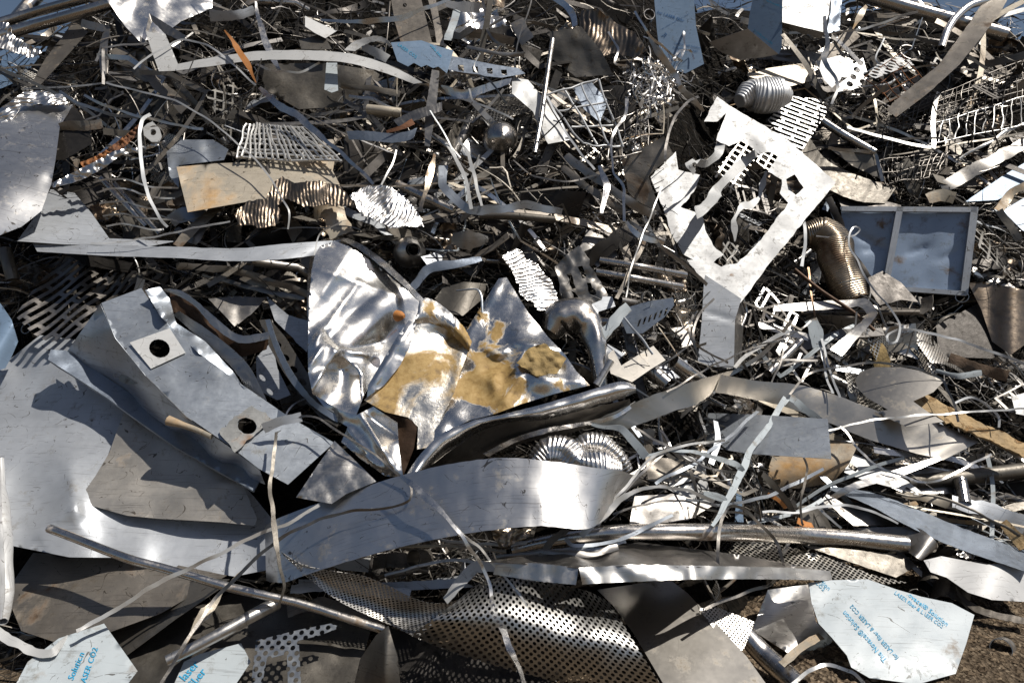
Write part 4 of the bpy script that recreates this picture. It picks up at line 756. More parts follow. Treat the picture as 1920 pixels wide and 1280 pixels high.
# pale cut skeleton strips lower right
for i, (pts, w_, mt, lb) in enumerate([
    ([(1110, 795, .33), (1165, 805, .34), (1190, 830, .36), (1212, 856, .36)], [6, 10, 16, 16], 'film', 'pale blue strip elbowing down from the end of the long grey band'),
    ([(1475, 745, .4), (1440, 800, .4), (1405, 850, .4), (1395, 878, .4), (1370, 925, .4), (1335, 985, .38)], [12, 10, 12, 14, 12, 8], 'film', 'pale blue film strip with cyan marks hanging from the satin band'),
    ([(1200, 858, .34), (1260, 845, .36), (1320, 850, .38), (1375, 868, .4), (1392, 882, .4)], [5, 6, 8, 10, 12], 'film', 'arched pale strip joining the film strip with cyan marks'),
    ([(1320, 925, .36), (1355, 935, .38), (1362, 940, .38)], [8, 14, 10], 'film', 'short pale tab on the lower part of the film strip'),
    ([(1090, 1005, .36), (1140, 960, .38), (1190, 920, .38), (1230, 912, .38), (1290, 920, .38), (1340, 940, .38)], [12, 12, 10, 7, 7, 9], 'wire_pale', 'bright arched strip right of the shiny band end'),
    ([(1060, 1008, .36), (1072, 1020, .36), (1110, 1022, .34), (1160, 1012, .34), (1220, 985, .34), (1260, 965, .3)], [10, 8, 7, 9, 9, 6], 'galvanised', 'bent strip with a cyan mark crossing the long pipe'),
    ([(1010, 1050, .36), (1035, 1010, .36), (1062, 990, .36)], [12, 13], 'grey_dull', 'short dark strip propped over the long pipe'),
    ([(962, 1048, .3), (1050, 1030, .32), (1130, 1028, .32), (1175, 1015, .32)], [6, 8, 8, 6], 'pale_sheet', 'level pale strip in front of the long pipe'),
    ([(1480, 745, .4), (1500, 760, .38), (1540, 790, .36), (1560, 810, .33)], [14, 12], 'film', 'blue marked tab folded over the satin band'),
    ([(1285, 935, .3), (1360, 945, .32), (1440, 930, .32), (1490, 905, .3), (1545, 880, .3)], [6, 7, 8, 7], 'galvanised', 'long thin grey strip crossing below the curved tan sheet'),
    ([(1430, 960, .34), (1500, 958, .36), (1580, 945, .36), (1640, 960, .36), (1685, 982, .34)], [5, 6, 6, 5], 'wire_white', 'white bent rod lying above the long pipe'),
    ([(1530, 945, .34), (1560, 975, .34), (1580, 990, .34)], [6, 5], 'wire_pale', 'short pale rod pointing down to the long pipe'),
]):
    strap('metal_strip', lb, 'metal strip', pts, w_, mt, roll=(8*(i % 3), -12+6*(i % 4)))
strap('wire', 'dark grey wire loop arching over the long bright pipe', 'wire', [(1350, 1080, .34), (1345, 1040, .36), (1350, 980, .38), (1370, 948, .4), (1395, 955, .4), (1430, 985, .4), (1458, 1020, .4), (1468, 1065, .4), (1450, 1092, .38), (1400, 1110, .35), (1320, 1140, .3)], 7, 'wire_grey', short='wire loop over the pipe')
strap('wire', 'thick bent dark wire standing before the curved tan sheet', 'wire', [(1520, 800, .4), (1505, 850, .38), (1515, 880, .38), (1503, 930, .37), (1500, 975, .36), (1505, 985, .35)], 5, 'wire_dark')
strap('metal_strip', 'rust orange strap piece standing above the right part of the long pipe', 'rusty strap', [(1440, 925, .3), (1462, 940, .3), (1475, 952, .3)], 9, 'orange_rust')
strap('metal_strip', 'rust orange bracket beside the dark wire above the long pipe', 'rusty strap', [(1495, 975, .31), (1510, 982, .32), (1524, 986, .32)], 12, 'orange_rust', roll=(20, 40))
# ================================================================== upper left and top
sheet('curved_sheet', 'large bluish curled sheet with a bright glint at the left frame edge', 'curled sheet', [(-30, 240), (30, 212), (42, 198), (137, 196), (112, 238), (104, 300), (96, 345), (78, 395), (40, 425), (0, 441), (-30, 440)], 'satin_band', d=.38, n=(.3, -.74, .58), bend=[(78, .12, 420, 60)], dents=[(10, 350, 50, 40, .02), (95, 340, 14, 18, -.02)], step=8, short='large curled sheet at left')
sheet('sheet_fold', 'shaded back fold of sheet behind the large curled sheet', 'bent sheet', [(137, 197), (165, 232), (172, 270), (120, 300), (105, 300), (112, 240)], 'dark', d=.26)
sheet('flat_plate', 'light flat plate below the large curled sheet at left', 'flat plate', [(32, 452), (70, 400), (95, 355), (140, 362), (172, 400), (205, 447), (330, 452), (280, 462), (120, 458)], 'pale_sheet', d=.26, n=(.1, -.55, .83), short='light flat plate at left')
ribbon2('long_strip', 'long level light grey strip at the left above the slotted grille', 'long strip', [(62, 457, .36), (200, 461, .36), (330, 463, .36), (440, 466, .36), (530, 458, .36), (640, 450, .3)], [(70, 472, .37), (200, 480, .37), (330, 484, .37), (440, 490, .37), (530, 486, .37), (600, 478, .3)], 'pale_sheet', short='long level strip')
sheet('stained_sheet', 'tan stained rectangular sheet in the upper left', 'stained sheet', [(331, 313), (400, 307), (480, 303), (560, 300), (628, 297), (624, 320), (640, 352), (560, 372), (470, 377), (352, 398), (340, 350)], 'tan_sheet', d=.34, n=(.05, -.72, .68), bend=[(10, .012, 340, 0)], short='tan stained sheet')
sheet('corrugated_foil', 'dark brown torn corrugated foil in front of the tan stained sheet', 'corrugated foil', [(440, 402), (462, 378), (500, 372), (512, 345), (530, 330), (552, 343), (600, 338), (640, 350), (662, 378), (670, 388), (610, 384), (570, 388), (535, 372), (520, 385), (527, 405), (515, 424), (445, 424)], 'foil_dark', d=.42, n=(.0, -.9, .4), corr=(0, 7, .0065), warp=(.05, 60), step=2.3, rag=2.5, ragstep=6, short='dark torn foil')
sheet('corrugated_foil', 'bright torn corrugated foil fan in the centre of the upper half', 'corrugated foil', [(655, 366), (680, 352), (712, 347), (735, 352), (765, 374), (785, 400), (796, 426), (760, 424), (730, 428), (705, 410), (680, 402), (668, 385)], 'foil', d=.46, n=(.2, -.8, .55), corr=(38, 7, .010), warp=(.03, 60), step=2.2, rag=2.5, ragstep=6, short='bright torn foil fan')
E = empty('bent_strap', P(530, 110, .4), 'long white bent strap with an angular left end near the top', 'bent strap', short='long white strap', px=(530, 110))
ribbon2('strap_band', None, None, [(333, 121, .46), (400, 108, .5), (480, 97, .53), (560, 95, .55), (640, 99, .55), (700, 112, .52), (750, 132, .48), (792, 155, .42)], [(330, 133, .46), (400, 124, .5), (480, 114, .53), (560, 113, .55), (640, 117, .55), (690, 128, .52), (735, 142, .48), (776, 158, .42)], 'white_bright', parent=E)
sheet('end_flap', None, None, [(273, 59), (310, 64), (334, 121), (330, 133), (298, 134), (285, 98)], 'white_bright', d=.48, n=(.1, -.9, .35), parent=E)
ribbon2('fold_back', None, None, [(273, 59, .46), (280, 25, .42), (320, 50, .42), (350, 68, .42)], [(278, 62, .44), (285, 40, .4), (310, 64, .4), (340, 78, .4)], 'grey', parent=E, smoothcurve=False)
ribbon2('metal_band', 'short bright arched band springing above the long white strap', 'arched band', [(645, 95, .5), (665, 78, .52), (700, 68, .54), (722, 72, .54), (735, 85, .52)], [(665, 97, .48), (685, 84, .5), (705, 78, .52), (722, 80, .52), (730, 88, .5)], 'white_bright', short='arched band')
sheet('bent_bracket', 'bright faceted bracket above the long white strap', 'bracket', [(572, 30), (600, 44), (632, 58), (610, 72), (590, 62), (572, 50)], 'white_bright', d=.42, n=(.33, -.7, .62), short='bright bracket')
sheet('bracket_side', 'shaded grey bracket face just below the bright bracket', 'bracket', [(560, 75), (580, 70), (605, 62), (622, 92), (600, 94), (565, 92)], 'grey_dull', d=.38)
sheet('film_tab', 'upright pale tab with blue marks below the long white strap', 'film tab', [(612, 118), (632, 118), (634, 170), (622, 174), (608, 168)], 'film', d=.42, short='upright pale tab')
sheet('polished_cover', 'wide dark polished panel below the long white strap', 'bent panel', [(480, 120), (610, 118), (700, 132), (720, 145), (680, 175), (640, 200), (560, 205), (500, 170)], 'grey_dull', d=.2, n=(.1, -.95, .2), warp=(.03, 70), short='dark polished panel')
lettered('film_sheet', 'blue film sheet with teeth cut in its lower edge near the top centre', [(733, 80), (790, 76), (825, 88), (850, 95), (838, 138), (822, 125), (812, 128), (800, 122), (790, 126), (776, 118), (765, 125), (745, 115)], 'film_blue', .42, (.1, -.9, .3), [('LASER CO2', (745, 85), (7, 5), (4, -7), 'ink_cyan'), ('Solution', (806, 85), (6, 7), (6, -6), 'ink_cyan')], short='toothed blue film sheet')
sheet('punched_plate', 'blue grey plate with a row of dark notches right of the toothed film sheet', 'punched plate', [(845, 105), (880, 112), (930, 122), (972, 128), (985, 138), (940, 146), (880, 140), (840, 130)], 'blue_grey', d=.36, holes=[[(858+i*27, 122+i*3), (869+i*27, 122+i*3), (870+i*27, 135+i*2), (860+i*27, 134+i*2)] for i in range(4)], short='notched plate')
sheet('bar_plate', 'broad brown plate with a bolt hole standing at the top centre', 'flat plate', [(730, -20), (785, -20), (800, 40), (810, 80), (752, 82), (740, 40)], 'tarnish', d=.3, holes=[ell(759, 10, 4, 4, 10)], short='broad brown plate')
ribbon2('flat_bar', 'narrow brown bar right of the broad brown plate', 'flat bar', [(800, -10, .3), (812, 40, .32), (820, 90, .3)], [(815, -10, .3), (825, 40, .32), (833, 84, .3)], 'tarnish')
ribbon2('flat_bar', 'upright grey flat bar crossing others in the upper centre', 'flat bar', [(810, 130, .42), (803, 175, .42), (797, 220, .4), (796, 272, .36)], [(824, 133, .42), (820, 180, .42), (814, 225, .4), (806, 275, .36)], 'grey', short='upright flat bar')
ribbon2('flat_bar', 'grey flat bar slanting across the upright flat bar', 'flat bar', [(738, 226, .4), (770, 210, .44), (800, 200, .46), (829, 192, .46)], [(748, 238, .4), (780, 226, .44), (805, 217, .46), (829, 208, .46)], 'grey')
ribbon2('curled_strip', 'curled grey strip left of the upright flat bar', 'curled strip', [(650, 246, .34), (690, 246, .38), (735, 250, .4), (765, 246, .42), (782, 240, .42)], [(655, 262, .32), (690, 264, .36), (735, 268, .38), (765, 264, .4), (776, 258, .42)], 'blue_grey', short='curled strip near the flat bars')
strap('metal_strip', 'rust brown folded strip beside the curled grey strip', 'rusty strip', [(725, 250, .42), (752, 242, .43), (775, 230, .44)], [6, 13], 'rust', roll=(10, 30))
ribbon2('trough', 'bright trough shaped fold pointing right in the upper centre', 'trough', [(780, 155, .38), (830, 160, .4), (870, 168, .42), (920, 155, .42), (960, 147, .4)], [(800, 166, .34), (840, 178, .37), (872, 186, .38), (920, 170, .38), (956, 158, .38)], 'steel_bright', warp=(.02, 30), short='bright trough fold')
E = empty('flanged_fitting', P(290, 258, .4), 'round flanged pipe fitting with two bolt holes at upper left', 'pipe fitting', short='flanged fitting', px=(290, 250))
sheet('flange_plate', None, None, [(268, 240), (276, 232), (286, 228), (298, 240), (302, 254), (296, 266), (284, 266), (270, 254)], 'white_bright', d=.44, parent=E, holes=[ell(287, 248, 6, 6, 14)], th=.012)
tube('pipe_neck', None, None, [(292, 250, .4), (306, 244, .3)], [26, 20], 'tube', k=18, parent=E)
ribbon2('toothed_rail', 'rusty toothed rail slanting up to the flanged fitting', 'toothed rail', [(150, 305, .36), (185, 290, .38), (225, 262, .4), (262, 232, .42)], [(158, 318, .36), (195, 302, .38), (238, 272, .4), (268, 240, .42)], 'rust', warp=(.03, 5), n=60, short='rusty toothed rail')
ribbon2('foil_strip', 'crumpled silver foil ribbon below the rusty toothed rail', 'foil ribbon', [(95, 345, .4), (140, 322, .42), (180, 302, .42), (220, 282, .42), (260, 276, .4), (310, 264, .38)], [(100, 352, .4), (150, 338, .4), (195, 315, .4), (230, 290, .4), (262, 284, .38), (312, 268, .38)], 'foil', warp=(.03, 12), n=80, m=6, short='silver foil ribbon')
strap('cable', 'white flat cable hanging from the flanged fitting', 'cable', [(282, 215, .44), (268, 225, .47), (262, 250, .48), (265, 290, .48), (270, 330, .48), (280, 375, .47), (300, 405, .45), (315, 425, .42)], [7, 8, 6], 'wire_white', short='hanging white cable')
sheet('bent_casing', 'glossy grey bent panel left of the tan stained sheet', 'bent panel', [(312, 285), (340, 262), (400, 262), (428, 280), (420, 300), (335, 310), (335, 352), (318, 330)], 'galvanised', d=.3, n=(-.1, -.8, .55), warp=(.03, 50), short='glossy bent panel')
strap('splinter', 'orange rusty strip standing before the long white strap', 'rusty strip', [(420, 55, .6), (440, 85, .62), (460, 115, .62), (482, 155, .6)], [3, 10, 12, 2], 'orange_rust', short='orange rusty strip')
# pipes at the top
tube('pipe', 'upper dark pipe crossing the top left corner', 'steel pipe', [(-30, 52, .3), (60, 25, .3), (150, 0, .3), (200, -15, .3)], 15, 'tube', k=16, short='pipes at the top left')
tube('pipe', 'lower dark pipe crossing the top left corner', 'steel pipe', [(-30, 75, .36), (60, 50, .36), (160, 22, .36), (280, -15, .36)], 18, 'tube', k=16)
tube('pipe', 'steep pipe behind the two crossing pipes in the top left corner', 'steel pipe', [(20, 50, .1), (50, 15, .1), (75, -15, .1)], 22, 'tube', k=16)
tube('pipe', 'thick pipe crossing the top right corner', 'steel pipe', [(1610, -12, .3), (1700, 15, .3), (1800, 42, .3), (1885, 66, .3)], 24, 'tube', k=20, short='thick pipe at the top right')
tube('pipe', 'curved polished pipe hooking down over the thick pipe at top right', 'bent pipe', [(1930, -20, .4), (1880, -5, .42), (1820, 10, .44), (1790, 35, .44), (1775, 60, .44), (1765, 90, .42)], 12, 'steel_bright', k=14, short='curved polished pipe')
ribbon2('flat_bar', 'broad bent flat bar leaning at the top right with a brown lower half', 'flat bar', [(1858, -20, .46), (1820, 40, .45), (1760, 122, .43), (1700, 170, .41), (1662, 205, .38)], [(1900, -20, .56), (1872, 30, .56), (1800, 120, .56), (1740, 175, .54), (1680, 220, .46)], 'tarnish', smoothcurve=False, short='leaning flat bar at top right')
lettered('film_sheet', 'tall blue film sheet with navy lines and arrow right of the top centre', [(1225, -20), (1300, -20), (1305, 50), (1320, 120), (1285, 138), (1240, 120), (1232, 60)], 'film_blue', .34, (-.2, -.95, .2), [('for LASER fiber', (1232, 25), (8, 2.6), (2, -7), 'ink_navy'), ('The Novacel® Solution', (1262, 82), (5.4, 1), (.6, -5), 'ink_navy'), ('for LASER fiber & LASER', (1262, 90), (4.6, .8), (.6, -4.6), 'ink_navy'), ('— — — — — —', (1236, 55), (9, -5), (3, 7), 'ink_navy'), ('→', (1238, 72), (14, -3), (3, -14), 'ink_navy')], short='tall blue film sheet')
E = empty('folded_box', P(1440, 100, .4), 'folded sheet with a blue lettered face and a dark pointed underside at the top', 'folded sheet', short='folded blue sheet', px=(1420, 70))
_, tfb = sheet('lettered_face', None, None, [(1415, -20), (1467, -20), (1466, 90), (1460, 102), (1402, 54), (1405, 30)], 'film_blue', d=.42, n=(-.4, -.9, .1), parent=E)
text(_, tfb, 'The Novacel® Solution', (1435, 2), (4.2, 1.8), (1.6, -5), 'ink_cyan'); text(_, tfb, 'for LASER fiber & LASER', (1413, 58), (3.4, 2.6), (2, -5), 'ink_cyan')
text(_, tfb, 'The Novacel® Solution', (1410, 66), (3.6, 2.7), (2, -5), 'ink_cyan')
sheet('dark_underside', None, None, [(1402, 54), (1460, 102), (1430, 108), (1385, 112), (1352, 98), (1328, 80)], 'grey', d=.42, n=(-.1, -.75, -.5), parent=E)
E = empty('white_box', P(1520, 60, .4), 'white battered sheet metal box face at the top right of the centre', 'metal box', short='white battered box', px=(1520, 30))
sheet('front_face', None, None, [(1467, -20), (1575, -20), (1572, 20), (1568, 62), (1540, 60), (1467, 42)], 'white_sheet', d=.42, n=(.15, -.88, .45), parent=E)
sheet('side_face', None, None, [(1560, -20, .43), (1580, -20, .4), (1574, 58, .4), (1550, 63, .43), (1558, 20, .44)], 'blue_grey', flex=.5, parent=E, warp=(.02, 15))
sheet('lower_edge', None, None, [(1467, 42, .43), (1545, 61, .43), (1540, 74, .36), (1466, 52, .36)], 'grey', flex=1, parent=E)
sheet('curved_sheet', 'polished curved panel near the top left corner beside the pipes', 'bent panel', [(200, 0), (270, -20), (400, -20), (398, 15), (340, 40), (300, 70), (262, 78), (235, 50)], 'polished', d=.3, n=(.36, -.76, .52), warp=(.04, 60), creases=[(360, 5, 400, 15, .04, 8)], short='polished curved panel')
sheet('flat_plate', 'broad brown bar leaning below the pipes at the top left', 'flat plate', [(60, 155), (85, 110), (140, 40), (165, 60), (130, 100), (75, 160), (50, 162)], 'tarnish', d=.22, short='broad brown bar at top left')
sheet('crumpled_foil', 'shredded bright foil mass at the left edge near the top', 'crumpled foil', [(-20, 45), (15, 42), (30, 70), (80, 98), (60, 108), (30, 100), (0, 90), (-20, 90)], 'foil', d=.36, n=(.2, -.8, .5), corr=(30, 8, .012), warp=(.05, 40), step=2.5, rag=3, short='shredded foil at top left')
sheet('crumpled_foil', 'layered torn foil bundle above the large curled sheet', 'crumpled foil', [(-20, 220), (20, 190), (45, 172), (70, 170), (120, 178), (130, 195), (45, 198), (20, 225), (-20, 245)], 'foil', d=.34, n=(.2, -.8, .5), corr=(75, 7, .010), warp=(.04, 40), step=2.4, rag=3, short='torn foil bundle')
sheet('corrugated_foil', 'shaded wrinkled foil sheet near the top centre', 'corrugated foil', [(1090, 20), (1120, 15), (1150, 40), (1190, 60), (1215, 95), (1190, 110), (1150, 100), (1120, 110), (1085, 60)], 'foil_dark', d=.3, n=(-.35, -.9, .2), corr=(20, 9, .006), warp=(.05, 50), step=2.6, rag=2, short='shaded wrinkled foil')
tube('round_strainer', 'round steel strainer bowl tilted in the upper centre', 'strainer', [(938, 262, .16), (940, 260, .24), (942, 258, .3), (943, 257, .33)], [66, 64, 48, 8], 'tube', k=28, hollow=False, short='round strainer')
tube('pipe', 'slim upright pipe standing right of the round strainer', 'slim pipe', [(1036, 75, .3), (1025, 150, .34), (1015, 220, .36), (1003, 288, .36)], 8, 'tube', k=12, short='slim upright pipe')
sheet('sheet_offcut', 'pale curved offcut crossing the slim upright pipe', 'sheet offcut', [(960, 145), (990, 150), (1020, 185), (1060, 250), (1070, 262), (1028, 270), (1015, 250), (1000, 210), (960, 175)], 'white_bright', d=.3, n=(.2, -.8, .55), warp=(.02, 40), short='pale curved offcut')
# wire grids and baskets
def lattice(name, label, cat, A, B, C, D, nu, nv, wpx, mat, d0=.3, short=None, sag=.02, n_=9):
    """rods between the corners A-B-C-D given as (x, y, d)"""
    A, B, C, D = [np.array(q, float) for q in (A, B, C, D)]; parts = []
    def pt(u, v):
        q = (A*(1-u)+B*u)*(1-v)+(D*(1-u)+C*u)*v; q = q.copy(); q[:2] += [5*nz(u*3, v*3, SEED[0]), 5*nz(u*3+9, v*3, SEED[0])]; q[2] += sag*nz(u*4, v*4, SEED[0]+2); return P(q[0], q[1], q[2])
    SEED[0] += 4
    mp = (nom(A[0], A[1]))/FPX
    for i in range(nu+1): parts.append(tube_mesh(np.array([pt(i/nu, k/(n_-1)) for k in range(n_)]), wpx/2*mp, 6))
    for j in range(nv+1): parts.append(tube_mesh(np.array([pt(k/(n_-1), j/nv) for k in range(n_)])+FW*wpx*mp*.7, wpx/2*mp, 6))
    V, F, UV = merge(parts); o = mk(name, V, F, mat, UV, None, label, cat)
    if short: HERO.append((short, (A[0]+C[0])/2, (A[1]+C[1])/2))
    return o
lattice('wire_grid', 'white wire grid of large squares in the upper centre', 'wire grid', (1024, 176, .34), (1122, 148, .34), (1168, 275, .3), (1095, 270, .34), 3, 3, 3.4, 'wire_white', short='white wire grid')
lattice('wire_grid', 'dark wire grid right of the white wire grid', 'wire grid', (1150, 225, .24), (1215, 200, .24), (1218, 280, .2), (1140, 300, .2), 3, 3, 3, 'wire_grey')
lattice('steel_basket', 'flattened pale steel basket of close bars at the upper left of centre', 'wire basket', (462, 232, .3), (570, 240, .32), (640, 302, .38), (442, 296, .38), 17, 7, 4.2, 'wire_pale', short='pale steel basket')
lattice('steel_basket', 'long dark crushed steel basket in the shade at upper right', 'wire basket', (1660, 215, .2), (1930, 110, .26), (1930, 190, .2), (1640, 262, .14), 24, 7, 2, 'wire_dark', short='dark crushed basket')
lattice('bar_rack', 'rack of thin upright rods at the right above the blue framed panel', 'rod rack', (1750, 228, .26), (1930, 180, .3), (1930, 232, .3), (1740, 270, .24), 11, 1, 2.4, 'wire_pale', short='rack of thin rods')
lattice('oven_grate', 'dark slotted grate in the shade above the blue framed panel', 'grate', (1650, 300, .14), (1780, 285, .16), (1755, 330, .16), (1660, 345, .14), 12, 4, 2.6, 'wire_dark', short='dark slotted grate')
lattice('wire_grid', 'small rusty wire grid left of the leaning flat bar at top right', 'wire grid', (1620, 145, .4), (1690, 100, .4), (1740, 160, .38), (1670, 190, .38), 4, 3, 1.6, 'rust')
sheet('perforated_plate', 'bent plate with large round holes left of the leaning flat bar', 'perforated plate', [(1575, 140), (1618, 108), (1630, 150), (1600, 168), (1570, 172)], 'perf_big', d=.4, n=(.1, -.9, .4), short='plate with large holes')
sheet('perforated_plate', 'curved plate with large holes beneath the thick pipe at top right', 'perforated plate', [(1645, 120), (1680, 105), (1705, 112), (1714, 122), (1690, 128), (1640, 148), (1628, 140)], 'perf_big', d=.36, n=(.1, -.6, .8))
sheet('stained_offcut', 'white offcut with an orange stain left of the plate with large holes', 'sheet offcut', [(1530, 115), (1575, 104), (1602, 120), (1580, 145), (1560, 165), (1545, 150)], 'white_sheet', d=.36, short='white orange stained offcut')
sheet('flat_plate', 'tan shaded plate lying between the folded blue sheet and the white duct', 'flat plate', [(1400, 142), (1440, 128), (1512, 118), (1530, 150), (1470, 165), (1450, 160)], 'tan_sheet', d=.26, short='tan plate')
tube('bar', 'fine dark threaded rod slanting in the middle right', 'thin rod', [(1490, 505, .4), (1540, 545, .4), (1600, 585, .38), (1640, 620, .36)], 5, 'rust_dark', k=8)
# the steel wool tangle: one springy ball
parts = []; rr = random.Random(11)
cx, cy = 1228, 152
for i in range(120):
    a = rr.gauss(0, 1); b = rr.gauss(0, 1); x, y = cx+a*22, cy+b*20; dd = .3+rr.gauss(0, .07); C = []
    dx, dy, dz = rr.uniform(-1, 1), rr.uniform(-1, 1), rr.uniform(-.01, .01)
    for k in range(9):
        C.append(P(x, y, dd)); dx += rr.uniform(-1.4, 1.4); dy += rr.uniform(-1.4, 1.4); l = math.hypot(dx, dy)+.1; x += dx/l*5.5; y += dy/l*5.5; dd += dz+rr.uniform(-.02, .02)
    parts.append(strap_mesh(np.array(C), .0075, .001, np.array([0, -1, .3]), rr.uniform(-60, 60), rr.uniform(-60, 60), 1))
V, F, UV = merge(parts); mk('turnings_tangle', V, F, 'foil', UV, None, 'dense tangle of curly silver metal turnings at upper right of centre', 'metal turnings'); HERO.append(('tangle of turnings', cx, cy))
strap('metal_strip', 'brown grey curved strip sweeping past the tangle of turnings', 'metal strip', [(1215, 68, .4), (1240, 105, .42), (1262, 135, .42), (1275, 165, .42), (1300, 185, .42), (1318, 210, .42)], [5, 14, 12, 8, 14, 6], 'steel', short='strip by the turnings')
strap('metal_strip', 'looping thin strip before the tall blue film sheet', 'metal strip', [(1330, 65, .44), (1300, 55, .44), (1282, 60, .45), (1284, 90, .45), (1276, 110, .45), (1262, 112, .45), (1275, 95, .46), (1295, 95, .46), (1300, 112, .45)], [7, 6, 4, 5, 5, 4], 'steel_bright', roll=(20, 0))
strap('metal_strip', 'crumpled light rod with a fork in the upper centre', 'bent rod', [(832, 310, .36), (830, 345, .4), (850, 372, .42), (885, 395, .43), (930, 392, .43), (990, 385, .43), (1055, 398, .4)], [18, 16, 17, 16, 14, 14, 11], 'galvanised', short='crumpled light rod')
strap('metal_strip', 'left one of the two white straps rising from the crumpled light rod', 'white strap', [(835, 268, .4), (855, 300, .44), (872, 335, .46), (880, 370, .47), (885, 392, .46)], [6, 9, 8, 9], 'white_bright', roll=(10, 0))
strap('metal_strip', 'right one of the two white straps rising from the crumpled light rod', 'white strap', [(860, 263, .42), (878, 290, .46), (890, 330, .47), (898, 365, .47), (902, 385, .46)], [5, 8, 8, 6], 'white_bright', roll=(0, 10))
